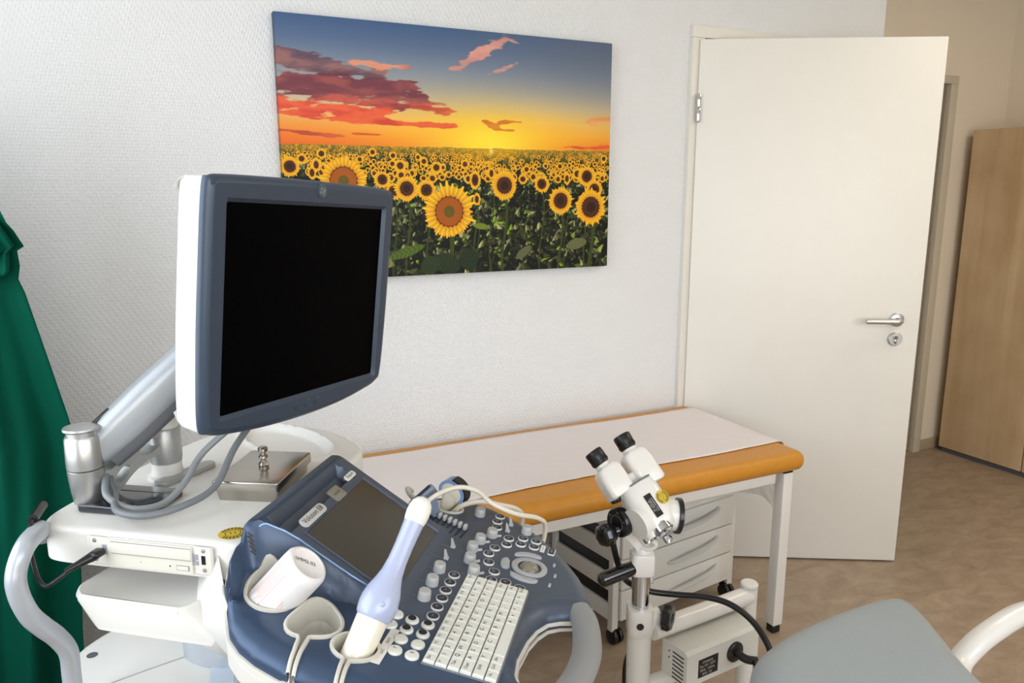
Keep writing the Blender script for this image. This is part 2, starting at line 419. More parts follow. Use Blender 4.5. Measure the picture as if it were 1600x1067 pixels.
# ================================================================== CANVAS PRINT
def srgb2lin(a): return np.where(a <= .04045, a/12.92, ((a+.055)/1.055)**2.4)
def fbm(x, y, seed, octv=5):
    out = np.zeros_like(x); amp = .5; rs_ = np.random.default_rng(seed)
    for o in range(octv):
        T = rs_.random((64, 64)); xi = np.floor(x).astype(int); yi = np.floor(y).astype(int); fx = x-xi; fy = y-yi
        fx = fx*fx*(3-2*fx); fy = fy*fy*(3-2*fy)
        g = lambda a, b: T[(yi+b) % 64, (xi+a) % 64]
        out += amp*((g(0, 0)*(1-fx)+g(1, 0)*fx)*(1-fy)+(g(0, 1)*(1-fx)+g(1, 1)*fx)*fy)
        x = x*2.03+3.1; y = y*2.03+1.7; amp *= .5
    return out/.97
def paint(W, H):
    AR = 1.107/.7494
    S, T = np.meshgrid((np.arange(W)+.5)/W, (np.arange(H)+.5)/H); X = S*AR
    img = np.zeros((H, W, 3))
    def C(*c): return np.array(c)/255.
    hor = .473
    # sky gradient
    stops = [(0, C(66, 92, 132)), (.08, C(88, 108, 140)), (.16, C(124, 136, 152)), (.23, C(156, 156, 154)), (.30, C(196, 178, 146)), (.36, C(234, 184, 104)), (.41, C(244, 166, 62)), (.44, C(242, 140, 40)), (.475, C(232, 112, 34))]
    ts = [s_[0] for s_ in stops]; cs = np.array([s_[1] for s_ in stops])
    for k in range(3): img[..., k] = np.interp(T, ts, cs[:, k])
    r = np.clip(1-S, 0, 1)[..., None]
    img = img*(1-.12*np.clip(S-.75, 0, 1)[..., None]*2)
    red = smooth01((T-.3)/.15)*smooth01((.45-S)/.5); img = img*(1-.35*red[..., None])+C(222, 84, 52)*.35*red[..., None]
    gray = smooth01((S-.3)/.7)*smooth01((.34-T)/.3); img = img*(1-.45*gray[..., None])+C(112, 112, 116)*.45*gray[..., None]
    gl = np.exp(-(((S-.60)/.30)**2+((T-.455)/.14)**2)); img = img*(1-.9*gl[..., None])+C(252, 200, 48)*.9*gl[..., None]
    gl = np.exp(-(((S-.594)/.12)**2+((T-.45)/.08)**2)); img = img*(1-.85*gl[..., None])+C(255, 232, 60)*.85*gl[..., None]
    # clouds
    n1 = np.clip((fbm(S*22+T*6, T*64, 3, 7)-.5)*1.9+.5, 0, 1); n2 = fbm(S*14, T*34+4, 5, 6)
    def cloud(mask, dark, lit, th=.5, soft=.08, n=None):
        nonlocal img
        nn = n1 if n is None else n
        a = smooth01((mask*1.25+(nn-.5)*1.1-th-.12)/(soft*2.2))[..., None]*smooth01(mask*6-.4)[..., None]
        k = smooth01((n2-.35)/.35)[..., None]; img = img*(1-a*.92)+(dark*(1-k)+lit*k)*a*.92
    def seg(ax, ay, bx, by, w, wy=None):
        t = np.clip(((S-ax)*(bx-ax)+(T-ay)*(by-ay))/((bx-ax)**2+(by-ay)**2), 0, 1)
        return np.exp(-(((S-ax-t*(bx-ax))/w)**2+((T-ay-t*(by-ay))/(wy or w))**2))
    cloud(np.clip(seg(-.02, .16, .26, .20, .05, .032)+seg(.0, .13, .10, .17, .05, .02), 0, 1), C(96, 70, 84), C(150, 102, 98), .42, .14)
    cloud(seg(.2, .165, .335, .165, .03, .015), C(190, 110, 96), C(226, 150, 118), .5, .15)
    cloud(np.clip(seg(-.02, .26, .36, .285, .06, .042)+seg(.1, .24, .33, .24, .04, .03), 0, 1), C(112, 52, 64), C(150, 74, 72), .42, .12)
    cloud(seg(.12, .30, .36, .31, .08, .02), C(150, 60, 62), C(190, 90, 76), .5, .15)
    cloud(np.clip(seg(-.03, .325, .25, .355, .05, .034)+seg(.2, .375, .44, .385, .05, .011), 0, 1), C(206, 62, 50), C(232, 92, 58), .4, .14)
    cloud(seg(.37, .315, .45, .325, .03, .018), C(188, 74, 54), C(222, 106, 64), .5, .16)
    cloud(seg(-.02, .418, .13, .436, .03, .008), C(176, 70, 52), C(206, 94, 60), .45, .14)
    cloud(seg(.21, .428, .25, .43, .02, .004), C(196, 84, 44), C(206, 94, 50), .45, .14)
    cloud(np.clip(seg(.49, .155, .56, .09, .022, .02)+seg(.56, .09, .64, .02, .022, .02), 0, 1), C(206, 142, 130), C(232, 160, 140), .5, .2)
    cloud(seg(.59, .168, .675, .118, .02, .011), C(206, 150, 136), C(226, 166, 140), .5, .2)
    cloud(seg(.66, .03, .68, .035, .012, .01), C(206, 150, 136), C(216, 160, 140), .5, .2)
    cloud(np.clip(seg(.575, .36, .61, .385, .012, .008)+seg(.60, .38, .64, .362, .015, .009)+seg(.64, .36, .685, .358, .012, .006)+seg(.61, .394, .655, .394, .012, .005), 0, 1), C(206, 110, 30), C(222, 132, 44), .35, .14)
    cloud(seg(.94, .34, 1.02, .32, .03, .02), C(222, 140, 84), C(232, 160, 100), .45, .2); cloud(seg(.9, .462, 1.02, .448, .05, .009), C(206, 80, 40), C(220, 90, 50), .35, .2)
    # field: dark foliage with light leaf strokes, paler towards the horizon
    fld = T > hor+(n1-.5)*.004
    dpt = np.clip((T-hor)/(1-hor), 0, 1)
    nf = fbm(S*150/(dpt*2.2+.35), T*130/(dpt*1.6+.3), 11, 4)
    base = C(22, 26, 12)*(1-nf[..., None])+C(84, 88, 40)*nf[..., None]**2*1.7
    base = base*(1-dpt[..., None]*.25)+C(120, 96, 26)*np.exp(-dpt*14)[..., None]*.75
    img = np.where(fld[..., None], base, img)
    def stamp(cx, cy, rad, fn):
        x0 = max(0, int((cx-rad/AR)*W)-1); x1 = min(W, int((cx+rad/AR)*W)+2); y0 = max(0, int((cy-rad)*H)-1); y1 = min(H, int((cy+rad)*H)+2)
        if x1 <= x0 or y1 <= y0: return
        u = (X[y0:y1, x0:x1]-cx*AR); v = (T[y0:y1, x0:x1]-cy); col, a = fn(u, v)
        img[y0:y1, x0:x1] = img[y0:y1, x0:x1]*(1-a[..., None])+col*a[..., None]
    rg = np.random.default_rng(5)
    # leaves
    L = []
    for i in range(6500):
        t = hor+.03+(1.02-hor-.03)*rg.random()**.8; L.append((t, rg.random()))
    L.sort()
    for t, s_ in L:
        k = (t-hor)/(1-hor); ln = (.006+.038*k)*(.5+rg.random()); wd = ln*(.2+.3*rg.random()); an = rg.random()*PI
        tone = rg.random(); c = C(12, 15, 7)*(1-tone)+C(58, 64, 30)*tone
        if rg.random() < .24: c = C(150, 150, 104)*.6+C(120, 120, 60)*rg.random()*.5
        if rg.random() < .05: c = C(110, 140, 30)
        if rg.random() < .35: c = C(9, 10, 7)
        def fn(u, v, ln=ln, wd=wd, an=an, c=c):
            p = u*math.cos(an)+v*math.sin(an); q = -u*math.sin(an)+v*math.cos(an)
            e = 1-(p/ln)**2-(np.abs(q)/wd)**1.3; a = np.clip(e*5, 0, 1)
            sh = .75+.5*(q > 0)
            return np.clip(c*sh[..., None], 0, 1), a
        stamp(s_, t, ln*1.1, fn)
    def stem(s_, t, r_):
        if r_ < .03: return
        h = .5; x0 = s_*AR; yy = T-t
        xs_ = x0+.012*np.sin(yy*14); a = (np.abs(X-xs_) < r_*.085) & (yy > 0) & (yy < .5)
        img[a] = C(70, 84, 30)*.8
    def flower(s_, t, r_, seed, pale=0, disc=.42, asp=1.0):
        rr = np.random.default_rng(seed); npet = max(14, int((28 if r_ > .04 else 20)+rr.integers(0, 5))); ph0 = rr.random()*6; jit = rr.random(npet)
        def fn(u, v):
            u = u/asp; R_ = np.hypot(u, v)/r_; th = np.arctan2(v, u)+ph0; k = (th/(2*PI)*npet); ki = np.floor(k).astype(int) % npet; fr_ = k-np.floor(k)
            w = np.abs(fr_-.5)*2; tip = (.80+.26*jit[ki]); pet = R_ < tip*(1-.30*w**1.7)*(1+.05*np.sin(th*23+seed))
            k2 = (th/(2*PI)*npet*1.0+.5); f2_ = k2-np.floor(k2); pet2 = R_ < .90*(1-.28*(np.abs(f2_-.5)*2)**1.7)
            shade = 1-.22*w
            base_ = np.where(pet[..., None], (C(255, 198, 40)*(1-pale)+C(226, 170, 52)*pale)*shade[..., None], C(236, 160, 20))
            inner = np.exp(-((R_-disc)/.12)**2)[..., None]; base_ = base_*(1-.45*inner)+C(214, 112, 10)*.45*inner
            tex = np.sin(th*37+R_*40)*.5+.5
            d2_ = C(70, 34, 14)*(1-.35*tex[..., None])+C(110, 56, 20)*.35*tex[..., None]
            if r_ > .1 or rr.random() < 0: # big heads: orange ring and green eye
                q = (R_/disc); ring = C(176, 92, 20)*(.8+.25*tex[..., None]); eye = C(104, 88, 26); d2_ = np.where((q < .38)[..., None], eye*(.8+.3*tex[..., None]), np.where((q < .9)[..., None], ring, C(120, 60, 14)))
            elif r_ > .035:
                q = (R_/disc); d2_ = np.where((q < .5)[..., None], C(44, 24, 12), d2_)
            dm = R_ < disc*(1+.04*np.sin(th*20)); col = np.where(dm[..., None], d2_, base_)
            a = (pet | pet2 | dm).astype(float)
            return np.clip(col, 0, 1), a
        stamp(s_, t, r_*1.1, fn)
    # the far rows
    sm = []
    for i in range(1500):
        k = rg.random()**1.9; t = hor+.002+.125*k; sm.append((t, rg.random(), (.0032+.0165*k)*(.7+.5*rg.random())))
    sm.sort()
    for i, (t, s_, r_) in enumerate(sm):
        if rg.random() < .12+.3*min(1, (t-hor)/.12): continue
        flower(s_, t, r_, i+900, .2, .5, .8+.3*rg.random())
    FL = [(0.461, 0.736, 0.121), (0.935, 0.724, 0.089), (0.827, 0.694, 0.067), (0.636, 0.626, 0.068), (0.761, 0.62, 0.042), (0.919, 0.585, 0.05), (0.848, 0.596, 0.03), (0.542, 0.604, 0.045), (0.594, 0.576, 0.03), (0.335, 0.64, 0.056), (0.393, 0.646, 0.046), (0.266, 0.604, 0.038), (0.424, 0.554, 0.027), (0.318, 0.549, 0.028), (0.511, 0.539, 0.022), (0.387, 0.53, 0.02), (0.298, 0.509, 0.018), (0.32, 0.586, 0.022), (0.547, 0.685, 0.03), (0.296, 0.542, 0.018), (0.709, 0.557, 0.02), (0.884, 0.574, 0.028), (0.823, 0.542, 0.018), (0.979, 0.505, 0.019), (0.947, 0.644, 0.049), (0.37, 0.514, 0.015), (0.297, 0.65, 0.038), (0.159, 0.610, 0.105), (0.02, 0.557, 0.042), (0.088, 0.549, 0.03), (0.051, 0.527, 0.022), (0.103, 0.507, 0.022), (0.076, 0.58, 0.03), (0.241, 0.497, 0.018), (0.205, 0.526, 0.016)]
    for i, (s_, t, r_) in enumerate(sorted(FL, key=lambda q: q[1]+q[2])):
        stem(s_, t, r_); flower(s_, t, r_, 40+i, 0, (.54 if r_ > .03 else .5), .62 if r_ in (.03, .045) else 1.0)
    # large leaves in front
    for cx, cy, ln, wd, an, c in ((.33, .90, .09, .022, -.3, C(74, 92, 30)), (.45, .955, .07, .045, .4, C(34, 46, 24)), (.40, .96, .05, .04, -.5, C(40, 52, 26)), (.885, .89, .06, .026, -.2, C(96, 98, 60)), (.52, .94, .05, .05, 1.2, C(30, 44, 24)), (.25, .93, .07, .03, .35, C(116, 118, 66)), (.56, .80, .04, .014, .15, C(104, 122, 30)), (.70, .92, .05, .02, -.6, C(90, 92, 60))):
        def fn(u, v):
            p = u*math.cos(an)+v*math.sin(an); q_ = -u*math.sin(an)+v*math.cos(an); e = 1-(p/ln)**2-(np.abs(q_)/wd)**1.4
            vein = .85+.3*np.abs(np.sin(p/ln*14+np.abs(q_)/wd*3)); return np.clip(c*vein[..., None], 0, 1), np.clip(e*8, 0, 1)
        stamp(cx, cy, ln*1.1, fn)
    # sun on the horizon
    g = np.exp(-(((S-.594)/.006)**2+((T-.483)/.014)**2)); img = img*(1-g[..., None])+C(255, 250, 170)*g[..., None]
    g = np.exp(-(((S-.594)/.12)**2+((T-.485)/.045)**2))*.5*(T > hor); img = img*(1-g[..., None])+C(255, 190, 30)*g[..., None]
    return np.clip(img, 0, 1)
PX0, PX1, PZ0, PZ1, PD = .3915, 1.4987, 1.1989, 1.9483, .03
W_, H_ = 700, 474
img = paint(W_, H_)
gx = np.linspace(PX0, PX1, W_+1); gz = np.linspace(PZ1, PZ0, H_+1)
# front sheet, one quad per dab of ink, plus the folded sides and the back
V = np.zeros(((W_+1)*(H_+1), 3)); V[:, 0] = np.tile(gx, H_+1)-PX0; V[:, 2] = np.repeat(gz, W_+1)-PZ0; V[:, 1] = -PD
ii = np.arange(H_)[:, None]*(W_+1)+np.arange(W_)[None]; F = np.stack([ii, ii+W_+1, ii+W_+2, ii+1], -1).reshape(-1, 4)
cols = img.reshape(-1, 3)
sideV = []; sideF = []; sideC = []; nb = len(V)
def strip(idx, colarr):
    global nb
    k = len(idx); back = V[idx].copy(); back[:, 1] = -.002
    o = nb+len(sideV); sideV.extend(back.tolist())
    for j in range(k-1): sideF.append((idx[j], idx[j+1], o+j+1, o+j)); sideC.append(colarr[j])
strip(np.arange(W_+1)[::-1], img[0][::-1]); strip(np.arange(W_+1)+H_*(W_+1), img[-1])
strip(np.arange(H_+1)*(W_+1), img[:, 0]); strip((np.arange(H_+1)*(W_+1)+W_)[::-1], img[:, -1][::-1])
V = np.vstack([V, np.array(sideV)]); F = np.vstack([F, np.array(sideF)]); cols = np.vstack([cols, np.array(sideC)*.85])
me = bpy.data.meshes.new('canvas_print'); me.vertices.add(len(V)); me.vertices.foreach_set('co', V.ravel())
me.loops.add(len(F)*4); me.loops.foreach_set('vertex_index', F.ravel().astype(np.int32)); me.polygons.add(len(F)); me.polygons.foreach_set('loop_start', np.arange(len(F), dtype=np.int32)*4)
me.update(calc_edges=True)
at = me.color_attributes.new('ink', 'BYTE_COLOR', 'CORNER'); cl = np.ones((len(F), 4, 4)); cl[..., :3] = srgb2lin(cols)[:, None]
at.data.foreach_set('color', cl.astype(np.float32).ravel())
cm = bpy.data.materials.new('printed_canvas'); cm.use_nodes = True; nt = cm.node_tree; b = nt.nodes['Principled BSDF']
an = nt.nodes.new('ShaderNodeVertexColor'); an.layer_name = 'ink'; nt.links.new(an.outputs[0], b.inputs['Base Color']); b.inputs['Roughness'].default_value = .55; b.inputs['Specular IOR Level'].default_value = .25
me.materials.append(cm); po = bpy.data.objects.new('canvas_print', me); COL.objects.link(po); po.location = (PX0, 0, PZ0)
tag(po, 'wide canvas print of a sunflower field at sunset hanging on the white wall', 'picture')

# ================================================================== COUCH, SHEET, FOIL
CZ = .5745
c1 = tag(empty('examination_couch', (.9, -.33, 0)), 'examination couch with an ochre padded top on a white square-tube frame', 'couch')
def CL(x, y): return (x-.9, y+.33)
pad = M(); pad.box((*CL(.91, -.335), CZ+.033), (1.95, .62, .066), .031, seg=6); pad.build('cushion', OCHRE, c1)
rl = M(); rl.box((*CL(.9, -.602), .556), (1.76, .028, .034), .003); rl.box((*CL(.9, -.05), .556), (1.76, .028, .034), .003)
rl.box((*CL(1.812, -.33), .556), (.03, .52, .034), .003); rl.box((*CL(-.01, -.33), .556), (.03, .52, .034), .003); rl.build('frame_rail', WHITE2, c1)
for x in (-.02, 1.826):
    for y in (-.605, -.05):
        l = M(); l.box((*CL(x, y), .300), (.04, .04, .54), .003); lo = l.build('leg', WHITE2, c1)
        l = M(); l.box((*CL(x, y), .014), (.034, .034, .028), .006); l.build('foot_cap', BLACK, lo)
        l = M(); l.box((*CL(x, y), .572), (.038, .038, .005), .001); l.build('end_plug', BLACK, lo)
for k in range(14):
    s_ = M(); s_.box((*CL(.06+k*.13, -.33), .5715), (.06, .56, .005), .002); s_.build('slat', WHITE, c1)
# tissue sheet over the cushion, its end hanging over the right side
shX = np.linspace(-.04, 1.862, 150); shY = np.linspace(-.085, -.535, 46)
def sheet():
    zt = CZ+.0675; rows = []
    prof = [(x, zt) for x in shX]+[(1.880, zt-.002), (1.892, zt-.012), (1.8965, zt-.024)]
    nx = len(prof); vs_ = []
    for j, y in enumerate(shY):
        for i, (x, z) in enumerate(prof):
            w = .0016*noise.noise(Vector((x*5, y*14, 1)))+.0012*noise.noise(Vector((x*20, y*30, 4)))+.0016*max(0, noise.noise(Vector((x*3+y*9, y*1.5, 7))))
            yy = y+.006*math.sin(x*7)*(1 if j in (0, len(shY)-1) else 0)
            hang = max(0, i-len(shX)-3)*.0
            if i < len(shX): vs_.append((x, yy, z+.0008+abs(w)))
            else: vs_.append((x+abs(w)+.0012, yy, z-(.012*math.sin(y*9) if i == nx-1 else 0)))
    fs_ = [(j*nx+i, j*nx+i+1, (j+1)*nx+i+1, (j+1)*nx+i) for j in range(len(shY)-1) for i in range(nx-1)]
    return vs_, fs_
sh = M(); sh.add(*sheet()); so = sh.build('couch_sheet', PAPER, sharp=80); tag(so, 'pale pinkish white paper sheet spread along the ochre couch top', 'sheet')
sm_ = so.modifiers.new('thick', 'SOLIDIFY'); sm_.thickness = .0006; sm_.offset = 1
FOIL = mat('translucent_foil', (232, 232, 230), .3, trans=.75, alpha=.65)
m = M(); nx = 22; vs_ = []
for j in range(10):
    for i in range(nx):
        y = -.10-.46*i/(nx-1); t = j/9; vs_.append((1.856+.012*math.sin(y*30+t*2)+.02*t, y, .537-t*(.10+.05*i/nx+.02*math.sin(y*16))))
m.add(vs_, [(j*nx+i, j*nx+i+1, (j+1)*nx+i+1, (j+1)*nx+i) for j in range(9) for i in range(nx-1)])
fo_ = m.build('plastic_foil', FOIL, sharp=80); tag(fo_, 'translucent plastic foil hanging under the right end of the ochre couch', 'foil')

# ================================================================== DRAWER TROLLEY under the couch
TA = math.atan2(.075, .584); tr = tag(empty('drawer_trolley', (1.287, -.44, 0), TA), 'white rolling drawer trolley under the ochre couch', 'trolley')
TW, TD, TZ0, TZ1 = .572, .335, .072, .50
fm = M()
for x in (.0125, TW-.0125):
    for y in (.0125, TD-.0125): fm.box((x, y, (TZ0+TZ1)/2-.012), (.025, .025, TZ1-TZ0+.03), .002)
fm.box((TW/2, TD/2, TZ1), (TW, TD, .014), .003); fm.box((TW/2, TD/2, TZ0+.006), (TW-.02, TD-.02, .012), .002)
fm.box((TW/2, .006, .408), (TW-.05, .012, .016), .002, mi=0)
fm.build('frame', TROLM, tr)
for sx in (.008, TW-.008):
    sd = M(); sd.box((sx+(.006 if sx < .1 else -.006), TD/2, .28), (.004, TD-.05, .40), 0, mi=1)
    for k in range(4): sd.box((sx, TD/2, .107+k*.105), (.012, TD-.05, .058), .002); sd.box((sx-(.004 if sx < .1 else -.004), TD/2, .107+k*.105), (.006, TD-.05, .004), .001)
    sd.build('side_rails', [TROLM, BLACK], tr)
for k in range(4):
    z0 = .083+k*.108 if k < 3 else .418; z1 = z0+(.103 if k < 3 else .07)
    d = M(); d.box((TW/2, -.002, (z0+z1)/2), (TW-.054, .018, z1-z0), .002)
    do = d.build('drawer', TROLM, tr)
    h = M(); zc = (z0+z1)/2+.008
    h.tube([(TW*.40, -.012, zc-.018), (TW*.44, -.026, zc-.012), (TW*.55, -.034, zc-.002), (TW*.68, -.034, zc+.006), (TW*.78, -.024, zc+.014), (TW*.81, -.012, zc+.020)], lambda t: .004+.004*math.sin(PI*t), 10, 6, flat=1.4)
    h.build('handle', mat('handle_grey', (204, 204, 200), .4), do)
for x, y in ((.02, .02), (TW-.02, .02), (.02, TD-.02), (TW-.02, TD-.02)):
    w = M(); w.cyl((x-.019, y-.012, .026), (x-.004, y-.012, .026), .026, bev=.004); w.cyl((x+.004, y-.012, .026), (x+.019, y-.012, .026), .026, bev=.004)
    w.box((x, y-.004, .048), (.03, .034, .018), .006); w.cyl((x, y, .05), (x, y, .068), .009); w.build('caster', BLACK, tr)

# ================================================================== WARDROBE
wd_ = tag(empty('wardrobe', (4.19, -.18, 0)), 'tall maple veneer wardrobe standing in the corner right of the open door', 'wardrobe')
M().box((.01, .081, .895), (.30, .928, 1.75), .002).build('body', WOOD, wd_)
M().box((0, .081, .012), (.31, .90, .022), .0).build('plinth', GREYDK, wd_)
for k, (y0, y1) in enumerate(((.545, .085), (.081, -.383))):
    d = M(); d.box((-.155, (y0+y1)/2, .90), (.019, abs(y1-y0)-.003, 1.745), .0015); do = d.build('door', WOOD, wd_)
    yy = .112 if k == 0 else .05
    d = M(); d.tube([(-.165, yy, .86), (-.19, yy, .865), (-.192, yy, .92), (-.19, yy, .975), (-.165, yy, .98)], .006, 12); d.build('handle', BLACK, do)

# ================================================================== GREEN CURTAIN
right = [(-.262, 1.62), (-.262, 1.50), (-.2485, 1.452), (-.244, 1.436), (-.247, 1.432), (-.236, 1.400), (-.226, 1.384), (-.2135, 1.350), (-.227, 1.341), (-.2265, 1.308), (-.231, 1.281), (-.221, 1.254), (-.190, 1.09), (-.170, .98), (-.160, .915), (-.164, .8), (-.176, .65), (-.190, .463), (-.20, .25), (-.205, .03)]
zs = [q[1] for q in right]; ncol = 90; vs_ = []; zz_ = []
for i in range(len(right)-1):
    n_ = max(1, int(abs(right[i+1][1]-right[i][1])/.02))
    for k in range(n_): t = k/n_; zz_.append((right[i][0]*(1-t)+right[i+1][0]*t, right[i][1]*(1-t)+right[i+1][1]*t))
zz_.append(right[-1])
for xr_, z in zz_:
    xl = -.80+.10*min(1, max(0, z-.9))
    for c_ in range(ncol):
        t = c_/(ncol-1); x = xr_+(xl-xr_)*t
        amp = .022+.02*max(0, min(1, (1.3-z)))
        y = -.45+amp*math.sin(t*24+.4*math.sin(z*3))*(.25+.75*min(1, t*7))+.012*math.sin(t*61+z*4)*min(1, t*6)+.006*noise.noise(Vector((t*6, z*3, 0)))
        if 1.26 < z < 1.46 and t < .12: y -= .02*math.sin((1.46-z)*32)*(1-t/.12)
        vs_.append((x, y, z))
m = M(); nr = len(zz_); m.add(vs_, [(j*ncol+i, j*ncol+i+1, (j+1)*ncol+i+1, (j+1)*ncol+i) for j in range(nr-1) for i in range(ncol-1)])
# the ruffled layer gathered over it near the top
rf = []; nrr = 16
for j in range(nrr):
    z = 1.50-.20*j/(nrr-1); xr_ = np.interp(-z, [-q[1] for q in right], [q[0] for q in right])-.012
    for i in range(20):
        t = i/19; rf.append((xr_-.10*t-.03*j/nrr*t, -.475-.014*math.sin(j*.9+t*9)-.006*math.sin(t*30), z-.06*t))
m.add(rf, [(j*20+i, j*20+i+1, (j+1)*20+i+1, (j+1)*20+i) for j in range(nrr-1) for i in range(19)])
cu = m.build('green_curtain', GREEN, sharp=50); tag(cu, 'dark green cloth curtain hanging at the left edge beside the white wall', 'curtain')
sm_ = cu.modifiers.new('thick', 'SOLIDIFY'); sm_.thickness = .0015
rd = M(); rd.cyl((-.98, -.45, 1.64), (-.24, -.45, 1.64), .01); rdo = rd.build('rail', ALU, cu)
# ================================================================== ULTRASOUND MACHINE (own axes: x user's right, y away from the user, z up)
PH = 0.651; MO = Vector((.2, -1.2, 0)); MR = PI/2-PH
us = tag(empty('ultrasound_machine', MO, MR), 'white and blue ultrasound machine with a large flat monitor on an arm', 'medical machine')
MW = us.matrix_basis.copy(); MI = MW.inverted()
def toW(p): return MW @ Vector(p)
def sm(x): return smooth01(x)
TS, TZ = .65, 1.0385
def KZ(y): return .947+.187*y
def fz_raw(x, y):
    x = np.asarray(x, float); y = np.asarray(y, float)
    pl = .9445+.62*(x+.182)+.36*(y+.042)+.050*sm((y+.005)/.012)+.024*sm((y+.055)/.055)*sm((-.208-x)/.018); pl = np.minimum(pl, 1.010); left = (1-sm((x+.10)/.05))*sm((y+.125)/.05)
    kk = KZ(y); sx = .5*(kk+pl+np.sqrt((kk-pl)**2+.00008)); wing = left*sx+(1-left)*(kk+.040*sm((y+.06)/.06))
    xl = np.interp(-y, [.0, .02, .04, .06, .09, .13, .16, .185], [-.172, -.166, -.156, -.152, -.152, -.150, -.146, -.136])
    wL = sm((x-xl)/.016); wR = 1-sm((x-.108)/.02)
    T = np.minimum(TZ+TS*y, 1.031); g = sm((y+.046)/.004)*(1-sm((y+.020)/.004))*sm((x+.136)/.006)*(1-sm((x-.076)/.006)); T = T-.018*g
    return wing+wL*wR*np.maximum(0, T-wing)
OUT = [(-.168, .012), (-.200, .010), (-.225, .001), (-.250, -.017), (-.268, -.040), (-.281, -.068), (-.288, -.094), (-.291, -.106),
       ('K', 2), (-.297, -.140), (-.299, -.158), ('K', 3), (-.304, -.200), (-.307, -.235), (-.306, -.28), (-.300, -.325), (-.287, -.362), (-.266, -.394), (-.240, -.414), (-.214, -.412),
       (-.200, -.392), (-.190, -.372), (-.172, -.364), (-.140, -.361), (-.094, -.366), (-.064, -.374), (-.040, -.386), (-.026, -.402), (-.014, -.424), (.000, -.447),
       (.030, -.444), (.062, -.434), (.098, -.417), (.132, -.395), (.166, -.368), (.205, -.328), (.236, -.282), (.252, -.243), (.257, -.208), (.253, -.170), (.243, -.142),
       (.222, -.118), (.200, -.098), (.184, -.100), (.172, -.096), (.170, -.082), (.180, -.070), (.172, -.056), (.150, -.036), (.142, -.014), (.134, .008), (.110, .012)]
# keyholes for the probe holders: path from the rim round the hole and back to the rim
def arc(cx, cy, rx, ry, a0, a1, n): return [(cx+rx*math.cos(a0+(a1-a0)*k/n), cy+ry*math.sin(a0+(a1-a0)*k/n)) for k in range(n+1)]
def pear(cx, cy, r, a0, a1, n):
    out = []
    for k in range(n+1):
        a = a0+(a1-a0)*k/n; rr = r*(1+.10*math.cos(3*a-1.1)); out.append((cx+rr*math.cos(a)*1.02, cy+rr*math.sin(a)*.86))
    return out
K2 = [(-.2935, -.1165), (-.270, -.114), (-.252, -.110)]+pear(-.207, -.112, .039, PI*.95, PI*.95-2*PI*.93, 30)+[(-.250, -.1215), (-.270, -.1235), (-.2950, -.126)]
K3 = [(-.3008, -.1775), (-.278, -.1745), (-.262, -.172)]+arc(-.233, -.177, .0275, .030, PI*.93, PI*.93-2*PI*.90, 24)+[(-.262, -.1815), (-.280, -.1835), (-.3018, -.186)]
outl = []
for q in OUT:
    if q[0] == 'K': outl += K2 if q[1] == 2 else K3
    else: outl.append(q)
outl = resample(outl, .005)
BH = arc(-.186, -.042, .0325, .0345, 0, 2*PI, 40)[:-1]       # round bottle holder
RH = arc(.196, -.172, .022, .026, 0, 2*PI, 30)[:-1]        # holder of the convex probe
LH = arc(.168, -.118, .017, .014, 0, 2*PI, 24)[:-1]
# outline without keyholes drives the rounded rim
rim = resample([q for q in OUT if q[0] != 'K'], .005)
def fz(x, y):
    z = fz_raw(x, y); d = distpoly(rim, np.asarray(x, float), np.asarray(y, float)); R_ = .009+.013*sm((-np.asarray(y)-.005)/.03)+.006*sm((-.2-np.asarray(x))/.03)*sm((-np.asarray(y)-.005)/.03)
    u_ = np.clip(1-d/R_, 0, 1); return z-.016*(1-np.sqrt(np.clip(1-u_*u_, 0, 1)))-.004*u_
XL = [(-.172, .0), (-.166, -.02), (-.156, -.04), (-.152, -.06), (-.152, -.09), (-.150, -.13), (-.146, -.16), (-.138, -.18)]
cre = [resample([(a+o_, b) for a, b in XL], .004, False) for o_ in (-.001, .004, .008, .012, .017)]
cre += [resample([(-.134, yy_), (.074, yy_)], .004, False) for yy_ in (-.0465, -.0415, -.0205, -.0155)]
cre += [resample([(a_, -.02), (a_, -.176)], .004, False) for a_ in (.108, .128)]
V_, F_ = cdt_surface(outl, fz, .0052, [resample(BH, .004), resample(RH, .004), resample(LH, .004)], rings=(.0018, .0045, .0085, .0135, .0195), depth=.012, lines=cre)
m = M(); m.add(V_, F_)
# metallic blue shell, darker slate round the controls
def shell_mat():
    mt = BLUEP.copy(); mt.name = 'console_shell'; nt = mt.node_tree; b = nt.nodes['Principled BSDF']
    tc = nt.nodes.new('ShaderNodeTexCoord'); sp = nt.nodes.new('ShaderNodeSeparateXYZ'); nt.links.new(tc.outputs['Object'], sp.inputs[0])
    r = nt.nodes.new('ShaderNodeMapRange'); r.inputs[1].default_value = -.175; r.inputs[2].default_value = -.12; r.interpolation_type = 'SMOOTHSTEP'
    nt.links.new(sp.outputs[0], r.inputs[0])
    mx = nt.nodes.new('ShaderNodeMix'); mx.data_type = 'RGBA'; mx.inputs[6].default_value = (*lin((60, 78, 104)), 1); mx.inputs[7].default_value = (*lin((76, 86, 101)), 1)
    nt.links.new(r.outputs[0], mx.inputs[0]); nt.links.new(mx.outputs[2], b.inputs['Base Color']); return mt
panel = m.build('control_panel', shell_mat(), us, sharp=32)
